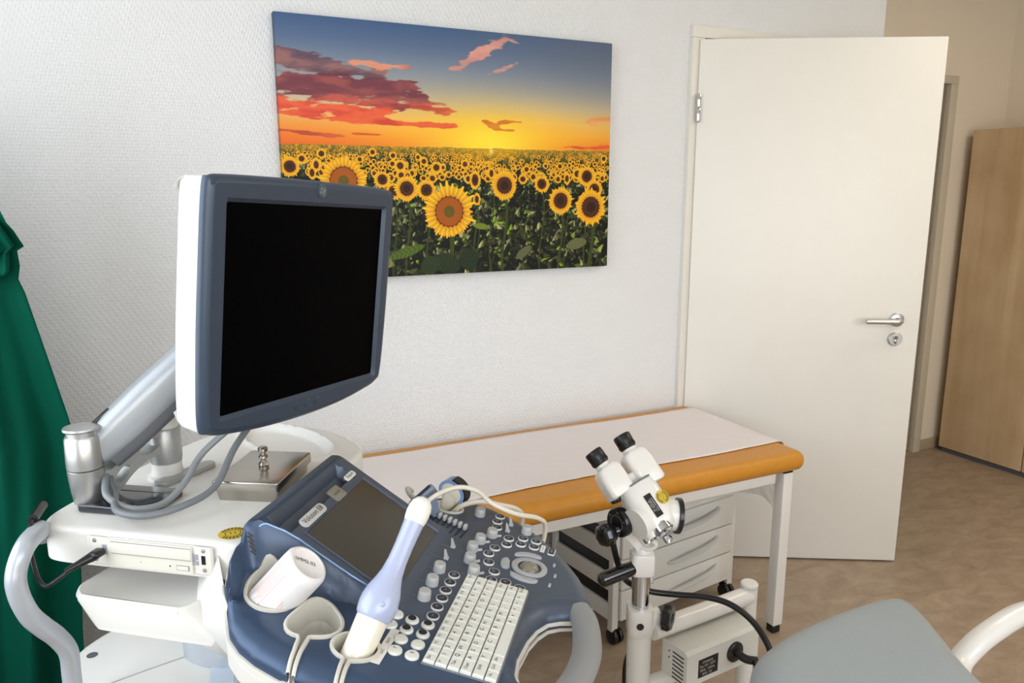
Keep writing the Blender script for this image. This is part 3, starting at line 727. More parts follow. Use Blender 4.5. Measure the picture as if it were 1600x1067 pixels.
# cream tub below the panel
tub = resample([q if q[0] != 'K' else None for q in OUT if q[0] != 'K'], .006)
def blend(o, d): return [(a*w_+c*(1-w_), b*w_+e*(1-w_)) for (a, b), (c, e) in zip(offset_loop(o, d), offset_loop(o, .0003)) for w_ in (float(sm((.02-a)/.1)),)]
outl2 = blend(outl, .0035)
def tz(x, y): return fz(x, y)-.016
V_, F_ = cdt_surface(outl2, lambda x, y: fz(x, y)-.011-.018*sm((y+.36)/.15), .02, [BH, RH, LH], depth=.045, bottom=lambda x, y: float(KZ(y)-.019-.045*sm((y+.36)/.17)))
tb = M(); tb.add(V_, F_)
V2, F2 = cdt_surface(outl2, lambda x, y: KZ(y)-.019-.045*sm((y+.36)/.17), .03, [BH, RH, LH]); tb.add(V2, [f[::-1] for f in F2])
# thin lip under the rim
def lt(y): return .014+.020*float(sm((y+.36)/.15))
lp = blend(outl, .003); n_ = len(lp); zz = fz(np.array([q[0] for q in outl]), np.array([q[1] for q in outl]))
tb.add([(x, y, z-.009) for (x, y), z in zip(lp, zz)]+[(x, y, z-lt(y)) for (x, y), z in zip(lp, zz)]+[(x, y, z-lt(y)) for (x, y), z in zip(offset_loop(outl, -.004), zz)]+[(x, y, z-.009) for (x, y), z in zip(offset_loop(outl, -.004), zz)],
       [(a*n_+i, a*n_+(i+1) % n_, ((a+1) % 4)*n_+(i+1) % n_, ((a+1) % 4)*n_+i) for a in range(4) for i in range(n_)])
tb.build('console_tub', CREAM, us, sharp=45)
# holders: cream liners standing a little proud of the panel
def liner(path, closed, name, dz=.003, dep=.075, w=.0032):
    P = resample(path, .004, closed); n = len(P)
    def off(d):
        o = []
        for i in range(n):
            a = P[i-1] if (closed or i > 0) else P[i]; c = P[(i+1) % n] if (closed or i < n-1) else P[i]
            t = np.array(c)-np.array(a); t = t/(np.linalg.norm(t)+1e-9); o.append((P[i][0]-t[1]*d, P[i][1]+t[0]*d))
        return o
    ar = sum(P[i-1][0]*P[i][1]-P[i][0]*P[i-1][1] for i in range(n)); sg = 1 if ar > 0 else -1
    A_ = off(-sg*.0015); B_ = off(sg*w); mid = off(sg*w*.5); ztop = lambda q: float(fz(np.array([q[0]]), np.array([q[1]]))[0])
    zt = [max(ztop(q), 0)+dz for q in P]; zb = [min(z, KZ(q[1])+.02)-dep for z, q in zip(zt, P)]
    rings = [[(q[0], q[1], z-.004) for q, z in zip(A_, zt)], [(q[0], q[1], z) for q, z in zip(A_, zt)], [(q[0], q[1], z+.0012) for q, z in zip(mid, zt)], [(q[0], q[1], z) for q, z in zip(B_, zt)], [(q[0], q[1], z) for q, z in zip(B_, zb)], [(q[0], q[1], z) for q, z in zip(A_, zb)]]
    vs_ = [v for r in rings for v in r]; k = len(rings)
    fs_ = [(a*n+i, a*n+(i+1) % n, ((a+1) % k)*n+(i+1) % n, ((a+1) % k)*n+i) for a in range(k) for i in range(n if closed else n-1)]
    if closed: fs_.append([4*n+i for i in range(n)])
    mm = M(); mm.add(vs_, fs_)
    if not closed:
        ctr = [(q[0], q[1], z+.001) for q, z in zip(B_, zb)]; mm.add(ctr, [list(range(n))])
    return mm.build(name, mat('holder_liner', (206, 202, 190), .45), panel, sharp=40)
liner(BH, True, 'holder'); liner(K2, False, 'holder'); liner(K3, False, 'holder'); liner(RH, True, 'holder', .002, .05); liner(LH, True, 'holder', .002, .04)
for cx, cy, a0 in ((.160, -.068, .6), (.184, -.112, 1.2)):
    q = M(); q.tube([(cx-.016, cy-.010, .935), (cx-.010, cy+.004, .945), (cx+.004, cy+.012, .948), (cx+.016, cy+.008, .938)], .0045, 8); q.build('holder_clip', mat('holder_liner', (206, 202, 190)), panel)
# grey hand grip closing the loop at the front of the panel
gr = M(); P = [(.006, -.4245, KZ(-.425)-.012), (-.022, -.4375, KZ(-.437)-.012), (-.065, -.4455, KZ(-.445)-.014), (-.105, -.4475, KZ(-.447)-.014), (-.15, -.4415, KZ(-.44)-.014), (-.190, -.430, KZ(-.43)-.012), (-.226, -.4075, KZ(-.41)-.010)]
gr.tube(P, lambda t: .0185+.002*math.sin(PI*t), 20, 8, flat=.72, upv=(0, 1, 0)); gr.build('hand_grip', mat('grip_grey', (140, 141, 140), .4), us)

# plane frames on the panel
th = math.atan(.187)
def PK(x, y, h=0, rot=0): return Matrix.Translation((x, y, KZ(y)+h)) @ Matrix.Rotation(th, 4, 'X') @ Matrix.Rotation(rot, 4, 'Z')
tt = math.atan(TS)
def PT(x, y, h=0, rot=0): return Matrix.Translation((x, y, TZ+TS*y+h)) @ Matrix.Rotation(tt, 4, 'X') @ Matrix.Rotation(rot, 4, 'Z')
cs = math.cos(tt)
# touch screen
def quadT(m, x0, x1, y0, y1, h, mi=0):
    m.T = PT(0, 0, h); m.add([(x0, y0/cs, 0), (x1, y0/cs, 0), (x1, y1/cs, 0), (x0, y1/cs, 0)], [(0, 1, 2, 3)], mi); m.T = Matrix()
m = M(); m.T = PT(-.0155, -.1215, .0006); m.box((0, 0, 0), (.204, .124/cs, .0016), .0006); m.T = Matrix(); m.build('touch_screen', TOUCHM, panel)
m = M()
for (x0, x1) in ((-.119, -.1175), (.0865, .0925)):
    m.T = PT((x0+x1)/2, -.1215, .001); m.box((0, 0, 0), (x1-x0, .128/cs, .003), .0008)
m.T = PT(-.0155, -.058, .001); m.box((0, 0, 0), (.204, .0015, .002), .0005); m.T = Matrix()
m.build('screen_trim', mat('trim_slate', (96, 108, 128), .3, metal=.4), panel)
# light blue tube painting the highlight on the cheek left of the touch panel and the pen groove end
for pts in ([(-.156, -.012), (-.1505, -.02), (-.1405, -.04), (-.1365, -.06), (-.1365, -.09), (-.1345, -.13), (-.1305, -.16), (-.123, -.18)],):
    m = M(); m.tube([(x, y, float(fz(np.array([x]), np.array([y]))[0])+.0005) for x, y in resample(pts, .006, False)], .0016, 8, 2); m.build('cheek_highlight', mat('edge_highlight_blue', (128, 156, 196), .25, metal=.4), panel)
def pill(name, x, y, w, h, txt, ts, mats, TF=PT, r=None, extra=None):
    m = M(); m.T = TF(x, y, .0012); m.prism(rrect(w, h, r or h*.45), -.001, .001, .0004); m.T = Matrix()
    glyph(txt, ts, TF(x, y, .0028), m, 1)
    if extra: glyph(extra[0], extra[1], TF(x, y-extra[2], .0028), m, 1)
    return m.build(name, mats, panel)
pill('name_plate', -.074, -.0495, .070, .0165, 'Voluson E8', .0125, [mat('plate_silver', (200, 200, 196), .35), INK])
pill('name_plate', .072, -.0435, .034, .011, 'Expert', .0085, [LABELW, INK])
pill('touch_badge', .008, -.0495, .034, .024, 'touch', .008, [mat('badge_metal', (150, 150, 140), .3, metal=.5), mat('badge_print', (90, 92, 84), .5)], r=.004)
# speaker grilles
for cx, cy in ((-.163, -.0035), (.118, -.003)):
    m = M(); nrm = Matrix.Rotation(.35, 4, 'X')
    pts_ = [(i*.0055+(.00275 if j % 2 else 0), j*.0048) for j in range(-3, 4) for i in range(-2, 3) if abs(i*.0055+(.00275 if j % 2 else 0)) < .0148-abs(j)*.0024]
    f1 = lambda a, b: float(fz(np.array([a]), np.array([b]))[0]); P0_ = Vector((cx, cy, f1(cx, cy))); tx_ = Vector((.006, 0, f1(cx+.003, cy)-f1(cx-.003, cy))).normalized(); ty_ = Vector((0, .006, f1(cx, cy+.003)-f1(cx, cy-.003))).normalized(); nm_ = tx_.cross(ty_).normalized()
    for dx, dy in (pts_ if cx < 0 else pts_[:4]):
        m.lathe([(0, 0), (.0013, 0), (.0013, .0006), (0, .0006)], P0_+tx_*dx*.9+ty_*dy*.9+nm_*.0008, nm_, 8); continue
        x = cx+dx*.9; y = cy+dy*(.30 if cx < 0 else 1); z = float(fz(np.array([x]), np.array([y]))[0]); z2 = float(fz(np.array([x]), np.array([y+.002]))[0]); z3 = float(fz(np.array([x+.002]), np.array([y]))[0])
        nn = Vector((-(z3-z)/.002, -(z2-z)/.002, 1)).normalized()
        m.lathe([(0, 0), (.0014, 0), (.0014, .0005), (0, .0005)], (x, y, z), nn, 8)
    m.build('speaker_grille', BLACK, panel)
# --- keyboard
kx0, kx1, ky0, ky1 = -.2255, -.0075, -.259, -.352
kb = M(); kb.T = PK((kx0+kx1)/2, (ky0+ky1)/2, .0004); kb.box((0, 0, 0), (kx1-kx0+.003, (ky0-ky1)+.004, .003), .001); kb.T = Matrix()
kb.build('keyboard_bed', mat('keyboard_bed_grey', (110, 114, 118), .5), panel)
rows = [['Esc', 'F1', 'F2', 'F3', 'F4', 'F5', 'F6', 'F7', 'F8', 'F9', 'F10', '*', 'i', 'Del'],
        ['^', '1', '2', '3', '4', '5', '6', '7', '8', '9', '0', '+', '#'],
        ['Tab', 'Q', 'W', 'E', 'R', 'T', 'Z', 'U', 'I', 'O', 'P', '<', '>'],
        ['Caps', 'A', 'S', 'D', 'F', 'G', 'H', 'J', 'K', 'L', ';', "'", 'Ent'],
        ['Shift', 'Y', 'X', 'C', 'V', 'B', 'N', 'M', ',', '.', '-', 'Up'],
        ['Fn', 'Ctrl', 'Alt', ' ', 'A', 'v', '<', '=', '>', 'End']]
wd = {'Tab': 1.25, 'Caps': 1.45, 'Shift': 1.9, ' ': 4.6, 'Ent': 1.2, '^': 1.0, 'Del': 1.0, '#': 1.7}
rh = (ky0-ky1)/6
for r_, row in enumerate(rows):
    tot = sum(wd.get(k, 1) for k in row); u_ = (kx1-kx0)/tot; x = kx0; yc = ky0-rh*(r_+.5)
    for k in row:
        w_ = wd.get(k, 1)*u_; m = M(); m.T = PK(x+w_/2, yc, .0018)
        hw, hh = w_/2-.0005, rh/2-.0005; tw, thh = hw-.0011, hh-.0011
        m.loft([[(-hw, -hh, 0), (hw, -hh, 0), (hw, hh, 0), (-hw, hh, 0)], [(-hw, -hh, .0028), (hw, -hh, .0028), (hw, hh, .0028), (-hw, hh, .0028)], [(-tw, -thh-.0003, .0045), (tw, -thh-.0003, .0045), (tw, thh, .0045), (-tw, thh, .0045)]])
        m.T = Matrix()
        if k.strip():
            T_ = PK(x+w_/2-(hw*.35 if len(k) == 1 else 0), yc+.0008, .0066); glyph(k, .0082 if len(k) == 1 else .0060, T_, m, 1)
        m.build('keyboard_key', [KEYM, INK], panel, sharp=25); x += w_
# --- round buttons
DR = [(.211, -.262), (.189, -.262), (.168, -.266), (.14, -.292), (.118, -.293), (.153, -.314), (.132, -.314), (.155, -.336), (.134, -.336), (.097, -.278), (.074, -.273), (.048, -.279), (.025, -.293), (.001, -.294), (.004, -.315), (-.002, -.338), (-.015, -.241), (-.037, -.241), (-.06, -.241), (-.082, -.242), (-.105, -.242), (-.128, -.243)]
WR = [(-.15, -.243), (-.172, -.243), (-.195, -.244), (-.218, -.244), (-.149, -.221), (-.172, -.221), (-.194, -.221), (-.218, -.222), (-.147, -.199), (-.171, -.199)]
g_ = ['P1', 'P2', 'P3', 'B', 'M', '3D', '4D', 'PD', 'CF', 'PW', 'HD', 'CW', 'XT', 'SR', 'A', 'R', '2D', 'ABC', 'Info', 'L', '+', 'Calc']
DKB = mat('button_dark', (34, 42, 60), .4)
for i, (x, y) in enumerate(DR):
    m = M(); m.T = PK(x, y); m.lathe([(0, 0), (.0088, 0), (.0088, .0016), (.0084, .0026), (.0077, .0026)], cap=False); m.lathe([(.0077, .0026), (.0074, .0022), (0, .0026)], mi=1, cap=False); m.T = Matrix()
    t = g_[i % len(g_)]; glyph(t, .0075/max(1, len(t)*.55), PK(x, y, .003), m, 2); m.build('round_button', [KEYM, DKB, mat('button_print', (170, 172, 176))], panel)
sy = ['o', '=', ' ', 'c', 'oo', '-o', ' ', 'r', '~', 'x']
for i, (x, y) in enumerate(WR):
    m = M(); m.T = PK(x, y); m.lathe([(0, 0), (.0092, 0), (.0092, .0018), (.0080, .0034), (0, .0038)]); m.T = Matrix()
    if i in (0, 1, 4, 5): m.T = PK(x+.001, y, .0040); m.lathe([(0, 0), (.0056, 0), (.0056, .0003), (0, .0003)], mi=1, n=16); m.T = Matrix()
    elif sy[i].strip(): glyph(sy[i], .009, PK(x+.002, y+.001, .0042), m, 1)
    m.build('round_button', [KEYM, INK], panel)
# knobs
KN = [(.198, -.228), (.135, -.264), (.105, -.251), (.073, -.246), (.037, -.251), (.006, -.265), (-.0125, -.217), (-.052, -.218), (-.092, -.219), (.178, -.315)]
for i, (x, y) in enumerate(KN):
    m = M(); m.T = PK(x, y); m.lathe([(.0094, 0), (.0091, .008), (.0084, .0128), (.0076, .0136), (0, .0138)], n=36)
    if i in (1, 2, 3, 4, 5):
        m.tube([(0, 0, .001), (.004, -.010, .001), (.008, -.014, .001)], .0024, 8)
    m.T = Matrix(); m.build('rotary_knob', mat('knob_grey', (176, 176, 174), .4), panel)
for i, (x, y) in enumerate([(.064, -.217), (.025, -.217), (.164, -.285), (.189, -.286)]):
    m = M(); m.T = PK(x, y); m.box((0, 0, .002), (.007, .008, .004), .001); m.loft([[(-.003, -.003, .003), (.003, -.003, .003), (.003, .003, .003), (-.003, .003, .003)], [(-.001, .003, .016), (.001, .003, .016), (.001, .005, .016), (-.001, .005, .016)]]); m.T = Matrix()
    m.build('paddle_switch', mat('knob_grey', (176, 176, 174)), panel)
# slide controls
for i in range(8):
    x = .1495-.0037*i; y = -.148-.0098*i; 
    sx, sy_ = (.148-.0035*i, -.150-.0098*i)
    m = M(); m.T = PK(sx-.006, sy_-.002, .0006, -.12); m.box((0, 0, 0), (.034, .0024, .0012), .0004); m.T = Matrix(); so_ = m.build('slider_slot', BLACK, panel)
    m = M(); m.T = PK(sx+.008, sy_, .0, -.12); m.box((0, 0, .0055), (.0100, .0070, .011), .0028); m.T = Matrix(); m.build('slider', mat('knob_grey', (176, 176, 174)), panel)
# trackball group
m = M(); m.T = PK(.0655, -.3405); m.lathe([(.0285, 0), (.0285, .0022), (.0265, .0034), (.0205, .0034), (.0185, .0015)], n=48, cap=False); m.T = Matrix(); m.build('trackball_ring', GREYP, panel)
m = M(); m.T = PK(.0655, -.3405); m.ell((0, 0, -.0085), (.0183, .0183, .0183), 40, 24); m.T = Matrix(); m.build('trackball', mat('trackball_dark', (128, 120, 104), .2, coat=.5), panel)
def arcbtn(r0, r1, a0, a1):
    m = M(); m.T = PK(.0655, -.3405); n = 18; rings = []
    for k in range(n+1):
        a = a0+(a1-a0)*k/n; e = 1-.9*abs(2*k/n-1)**6; rm = (r0+r1)/2; w_ = (r1-r0)/2*e; c_, s_ = math.cos(a), math.sin(a)
        rings.append([((rm-w_)*c_, (rm-w_)*s_, 0), ((rm-w_)*c_, (rm-w_)*s_, .002), ((rm-w_*.7)*c_, (rm-w_*.7)*s_, .0036), ((rm+w_*.7)*c_, (rm+w_*.7)*s_, .0036), ((rm+w_)*c_, (rm+w_)*s_, .002), ((rm+w_)*c_, (rm+w_)*s_, 0)])
    m.loft(rings); m.T = Matrix(); m.build('arc_button', GREYP, panel)
arcbtn(.032, .046, 1.35, 2.15); arcbtn(.033, .045, -.35, .85); arcbtn(.033, .045, 2.45, 3.65)
for x, y in ((.093, -.376), (.061, -.382), (.030, -.378)):
    m = M(); m.T = PK(x, y, .001); m.box((0, 0, 0), (.010, .0042, .003), .0012); m.T = Matrix(); m.build('bar_button', GREYP, panel)
m = M(); m.T = PK(.134, -.3655, .0008); m.prism(rrect(.022, .012, .003), -.001, .001, .0004); m.T = PK(.134, -.3655, .002); m.prism(rrect(.019, .0095, .0025), -.0006, .0004, 0, 1); m.T = Matrix(); glyph('Exit', .006, PK(.134, -.3655, .0028), m, 2); m.build('exit_button', [KEYM, DKB, mat('button_print', (170, 172, 176))], panel)
for x, y, w_, h_, r_, t in ((.137, -.3505, .0235, .0075, .0, 'F. Freeze'), (-.214, -.2085, .074, .0115, .0, 'ESC        EXIT')):
    m = M(); m.T = PK(x, y, .0008); m.box((0, 0, 0), (w_, h_, .0006), 0); m.T = Matrix(); glyph(t, h_*.5, PK(x, y, .0013), m, 1); m.build('paper_label', [LABELW, INK], panel)
# small printed symbols between knobs
m = M()
for (x, y) in ((.095, -.236), (.060, -.232), (.030, -.238), (-.002, -.252), (.193, -.243), (.202, -.245), (.176, -.294), (.154, -.296), (.197, -.322), (.206, -.320)): glyph('o', .008, PK(x, y, .0006), m)
for k, y0 in enumerate((.064, .025, -.0125, -.052, -.092)):
    for q in range(6):
        t = q/5; m.T = PK(y0-.001+.006*t*(1-t), -.190-.020*t, .0006, .0); m.box((0, 0, 0), (.0009, .0046, .0003)); m.T = Matrix()
m.build('panel_print', mat('print_grey', (120, 126, 134), .6), panel)

# --- desk
DK = smoothloop([(-.168, .292), (-.1685, .24), (-.1685, .15), (-.168, .06), (-.166, .01), (-.12, -.004), (.0, -.004), (.12, -.004), (.215, -.004), (.255, .02), (.295, .06), (.33, .12), (.342, .19), (.33, .255), (.29, .305), (.2, .333), (.05, .343), (-.08, .345), (-.135, .338), (-.160, .320)], 5)
DK = resample(DK, .008)
def dz(x, y):
    e = ((x-.245)*math.cos(-.55)+(y-.16)*math.sin(-.55)); g = (-(x-.245)*math.sin(-.55)+(y-.16)*math.cos(-.55))
    r_ = np.sqrt((e/.055)**2+(g/.125)**2); z = 1.0-.010*(1-sm((r_-.86)/.14))+.005*np.exp(-((r_-1.08)/.07)**2)
    d = distpoly(DK, x, y); u_ = np.clip(1-d/.010, 0, 1); return z-.008*(1-np.sqrt(np.clip(1-u_*u_, 0, 1)))
V_, F_ = cdt_surface(DK, dz, .0055, rings=(.001, .0028, .0055, .0095), depth=.06, bottom=lambda x, y: .948)
m = M(); m.add(V_, F_); m.build('desk', WHITE, us, sharp=40)
# under body: carries desk and console
UB = smoothloop([(-.09, .20), (-.10, .05), (-.10, .01), (.20, .01), (.27, .08), (.30, .18), (.26, .29), (.08, .31), (-.03, .27)], 4)
m = M(); m.prism(UB, .85, .950, .008, 0); m.prism(smoothloop([(-.12, .02), (-.13, -.10), (-.05, -.20), (.07, -.20), (.15, -.10), (.17, .02)], 4), .82, .852, .006); m.build('under_body', WHITE, us, sharp=45)
# media bay on the left side of the desk
bay = M(); X0 = -.1715
bay.box((X0, .1465, .9745), (.004, .194, .041), .0012)
bay.box((X0-.0012, .223, .975), (.004, .028, .040), .001); bay.box((X0-.0012, .064, .975), (.004, .026, .040), .001)
bo = bay.build('media_bay', CREAM, us)
dr = M(); dr.box((X0-.003, .1435, .9745), (.006, .130, .0395), .001); dr.box((X0-.0065, .1400, .984), (.002, .122, .0165), .0006, mi=0)
for z_ in (.9755, .9925): dr.box((X0-.0073, .1400, z_), (.0008, .122, .0006), 0, mi=1)
dr.box((X0-.0068, .0925, .9635), (.002, .017, .0055), .0006, mi=0); dr.box((X0-.0064, .0925, .9635), (.001, .019, .0072), .0002, mi=1)
dr.lathe([(0, 0), (.0011, 0), (.0011, .0004), (0, .0004)], (X0-.0062, .112, .9645), (-1, 0, 0), 10, mi=2); dr.lathe([(0, 0), (.0006, 0), (.0006, .0004), (0, .0004)], (X0-.0062, .157, .966), (-1, 0, 0), 8, mi=2)
dr.build('disc_drive', [mat('drive_beige', (222, 218, 205), .45), mat('gap_shadowless_grey', (150, 145, 132), .6), BLACK], bo)
for y_ in (.229, .064):
    for z_ in (.990, .962):
        s_ = M(); s_.lathe([(0, 0), (.0034, 0), (.003, .001), (0, .0016)], (X0-.003, y_-(0 if y_ > .1 else .002), z_), (-1, 0, 0), 14); s_.build('screw', ALU, bo)
s_ = M(); s_.box((X0-.0036, .0625, .9765), (.001, .0055, .0125), 0); s_.build('usb_port', BLACK, bo)
for y_, z_, h_ in ((.0745, .9715, .006), (.0745, .9800, .0075), (.213, .981, .0075), (.213, .973, .005)):
    s_ = M(); s_.box((X0-.0036, y_, z_), (.001, .008, h_), 0); s_.build('port_symbol', mat('print_pale_grey', (150, 156, 162)), bo)
# side shelf
SH = smoothloop([(-.16, .262), (-.185, .258), (-.200, .244), (-.205, .225), (-.209, .10), (-.208, .082), (-.195, .070), (-.17, .063), (-.13, .06), (-.10, .12), (-.10, .24)], 4)
m = M()
top = SH; bot = [(x*1.0+.003, .246+(y-.262)*1.16) for x, y in SH]
m.loft([[(x, y, .872) for x, y in [(a*.98-.002, .238+(b-.262)*1.12) for a, b in SH]], [(x, y, .878) for x, y in bot], [(x, y, .914) for x, y in SH], [(x, y, .919) for x, y in offset_loop(SH, -.002)], [(x, y, .921) for x, y in offset_loop(SH, -.005)], [(x, y, .919) for x, y in offset_loop(SH, -.009)]])
m.build('side_shelf', WHITE, us, sharp=50)
# fairing between shelf and console, underside
m = M(); m.loft([[(-.196, .09, .872), (-.12, .12, .872), (-.03, -.08, .85), (-.06, -.20, .84), (-.215, -.12, .850), (-.228, -.03, .862)],
                 [(-.180, .085, .90), (-.12, .12, .90), (-.03, -.08, .87), (-.06, -.22, .86), (-.255, -.14, .868), (-.258, -.03, .885)],
                 [(-.1675, .045, .984), (-.12, .10, .94), (-.03, -.04, .88), (-.06, -.20, .865), (-.250, -.09, .868), (-.216, .004, .930)]]); m.build('fairing', WHITE, us, sharp=60)
# pedestal and base
m = M(); PO = smoothloop([(a-.025, b-.052) for a, b in [(-.028, .20), (-.010, .145), (.045, .115), (.11, .13), (.14, .19), (.12, .26), (.05, .285), (-.01, .262)]], 3)
m.prism([(x, y) for x, y in PO], .719, .764, .004); m.prism([(.031+(x-.031)*.86, .148+(y-.148)*.86) for x, y in PO], .760, .776, .004); m.build('pedestal_collar', SILVER, us, sharp=40)
m = M(); m.prism([(.031+(x-.031)*.72, .148+(y-.148)*.72) for x, y in PO], .765, .87, 0); m.build('pedestal', mat('pedestal_grey', (150, 156, 168), .4), us)
BS = smoothloop([(-.135, .34), (-.128, .352), (-.058, .393), (.018, .385), (.06, .36), (.20, .35), (.27, .30), (.29, .15), (.28, -.05), (.22, -.18), (.05, -.24), (-.10, -.20), (-.16, -.05), (-.158, .15), (-.142, .31)], 4)
m = M(); m.prism(BS, .12, .720, .010); m.build('base_cover', WHITE2, us, sharp=45)
m = M(); m.tube([(.012, .17, .7205), (-.06, .235, .7205), (-.14, .30, .7205)], .0009, 6, 2); m.tube([(.015, .25, .7205), (-.03, .20, .7205)], .0009, 6, 2); m.build('cover_seam', GREYP, us)
m = M(); m.lathe([(0, 0), (.0085, 0), (.007, -.004), (0, -.004)], (-.058, .362, .7205), (0, 0, 1), 16); m.build('screw_recess', GREYDK, us)
for x, y in ((-.10, -.14), (.2, -.12), (-.08, .30), (.2, .28)):
    w_ = M(); w_.cyl((x-.02, y, .06), (x+.02, y, .06), .06, bev=.006); w_.box((x, y, .10), (.05, .05, .05), .01); w_.build('caster', BLACKR, us)
# silver tube handle at the rear left
m = M(); Yh = .285
m.tube([(-.08, .37, .955), (-.135, .352, .968), (-.176, .315, .997), (-.232, Yh, 1.003), (-.251, Yh, .975), (-.252, Yh, .945), (-.240, Yh, .908), (-.222, Yh, .880), (-.200, Yh, .850), (-.184, Yh, .818), (-.178, Yh+.005, .78), (-.180, Yh+.005, .74), (-.186, Yh+.01, .68), (-.17, Yh+.02, .60), (-.14, Yh+.02, .56)], .0138, 20, 8, flat=.9)
m.build('side_handle', SILVER, us)

# --- monitor
mu = Vector((.76022, .64767, -.0508)).normalized(); mv = Vector((-.09563, .03423, -.99483)); mv = (mv-mu*mv.dot(mu)).normalized(); mn = mu.cross(mv)
if mn.y < 0: mn = -mn
MA = Vector((.115, -1.233, 1.45))
MM = MI @ Matrix(((mu.x, -mv.x, -mn.x, MA.x), (mu.y, -mv.y, -mn.y, MA.y), (mu.z, -mv.z, -mn.z, MA.z), (0, 0, 0, 1)))   # x right, y up, z towards viewer; origin: screen's top left
def mring(o, z, n_=None): return [(x, y, z) for x, y in o]
# front outline (x right, y up)
def face(s=0):
    pts = [(-.034-s, .030+s*0), (.10, .037+s), (.188, .039+s), (.28, .037+s), (.399+s, .031), ]
    return pts
FO = smoothloop([(-.038, .018), (-.028, .033), (.0, .0365), (.094, .0385), (.188, .039), (.282, .0385), (.376, .0365), (.401, .033), (.410, .018), (.4115, -.10), (.411, -.20), (.406, -.298), (.392, -.320), (.35, -.330), (.28, -.339), (.188, -.3425), (.096, -.340), (.02, -.333), (-.018, -.325), (-.034, -.308), (-.0395, -.20), (-.040, -.10)], 5)
def sc(o, k, cx=.188, cy=-.152): return [(cx+(x-cx)*k, cy+(y-cy)*k) for x, y in o]
inner = rrect(.376, .3015, .0015, 2); inner = [(x+.188, y-.1505) for x, y in inner]
bz = M()
bz.loft([mring(offset_loop(FO, -.0005), -.012), mring(FO, -.010), mring(FO, -.007), mring(offset_loop(FO, -.0016), -.0025), mring(offset_loop(FO, -.006), .0015), mring(offset_loop(FO, -.011), .003)], cap=False)
# flat bezel face between outline and window
b_o = offset_loop(FO, -.011); i1 = resample([(x+.188, y-.1505) for x, y in rrect(.388, .3135, .003, 2)], .012)
Vf, Ff = cdt_surface(resample(b_o, .02), lambda x, y: np.full_like(x, .003), .03, [i1]); bz.add(Vf, Ff)
i2 = [(.188+(x-.188)*.376/.388, -.1505+(y+.1505)*.3015/.3135) for x, y in i1]
bz.loft([mring(i1, .003), mring(i2, -.0025)], cap=False)
bz.T = MM; 
mo_shell = M()
mo_shell.T = MM
mo_shell.loft([mring(offset_loop(FO, -.0025), -.010), mring(offset_loop(FO, -.001), -.0135), mring(offset_loop(FO, -.004), -.045), mring(offset_loop(FO, -.010), -.058), mring(offset_loop(FO, -.020), -.068), mring(sc(FO, .86), -.076), mring(sc(FO, .55), -.088)])
ms = mo_shell.build('monitor', WHITE, us, sharp=50)
# transform of collected bezel verts
b2 = M(); b2.T = MM; b2.add(bz.v, bz.f)
b2.build('bezel', mat('bezel_blue_grey', (58, 71, 88), .38, metal=.2), ms, sharp=30)
s_ = M(); s_.T = MM; s_.box((.188, -.1505, -.004), (.378, .3035, .003), 0); s_.build('screen', SCREENM, ms)
s_ = M(); s_.T = MM; s_.lathe([(0, 0), (.0112, 0), (.0112, .0012), (.0100, .0018), (0, .0018)], (.195, .0235, .0028), (0, 0, 1), 32)
s_.T = Matrix()
for a in range(4):
    s_.T = MM; s_.tube([(.195+.0062*math.cos(a*PI/2+k*.25)*(1-.02*k), .0235+.0062*math.sin(a*PI/2+k*.25)*(1-.02*k), .0049) for k in range(5)], .0005, 6, 2, mi=1)
s_.T = Matrix(); glyph('GE', .0085, MM @ Matrix.Translation((.195, .0235, .0052)), s_, 1); s_.build('logo_badge', [mat('badge_dark_metal', (84, 98, 110), .3, metal=.6), mat('badge_light', (176, 186, 190), .3, metal=.4)], ms)
for k, x in enumerate((.166, .190, .214)):
    s_ = M(); s_.T = MM; s_.prism([(a+x, b-.3225) for a, b in rrect(.018, .0062, .0028)], .0028, .0042, .0005); s_.build('button', mat('bezel_blue_grey', (58, 71, 88)), ms)
    s_ = M(); glyph(('-', '+', 'o')[k], .008, MM @ Matrix.Translation((x, -.3135, .0036)), s_); s_.build('button_print', mat('print_grey', (120, 126, 134)), ms)
# --- monitor arm
bc = MI @ (MA+mu*.188-mv*-.0+mv*.15+mn*.085)      # mount on the monitor's back
arm = M(); p0 = Vector((-.096, .300, 0)); arm.T = Matrix.Translation(p0) @ Matrix.Diagonal((.86, .86, 1, 1)) @ Matrix.Translation(-p0)
arm.lathe([(0, 1.008), (.0215, 1.008), (.0235, 1.010), (.0262, 1.028), (.0288, 1.055), (.0290, 1.0605), (.0275, 1.0615)], (p0.x, p0.y, 0), n=40, cap=False)
arm.lathe([(.0275, 1.0625), (.0292, 1.0635), (.0296, 1.075), (.0285, 1.108), (.0262, 1.112), (0, 1.112)], (p0.x, p0.y, 0), n=40, cap=False)
arm.lathe([(.0245, 1.110), (.0245, 1.120), (0, 1.120)], (p0.x, p0.y, 0), n=40, cap=False)
ao = arm.build('arm_post', ALU, us, sharp=50)
m = M(); m.lathe([(0, 1.061), (.0235, 1.061), (.0235, 1.0635), (0, 1.0635)], (p0.x, p0.y, 0)); m.build('gasket', BLACK, ao)
m = M(); m.lathe([(0, 1.119), (.0245, 1.120), (.0255, 1.1225), (.0245, 1.125), (.018, 1.126), (0, 1.126)], (p0.x, p0.y, 0), (0, 0, 1), 40); m.build('cap', ALU, ao)
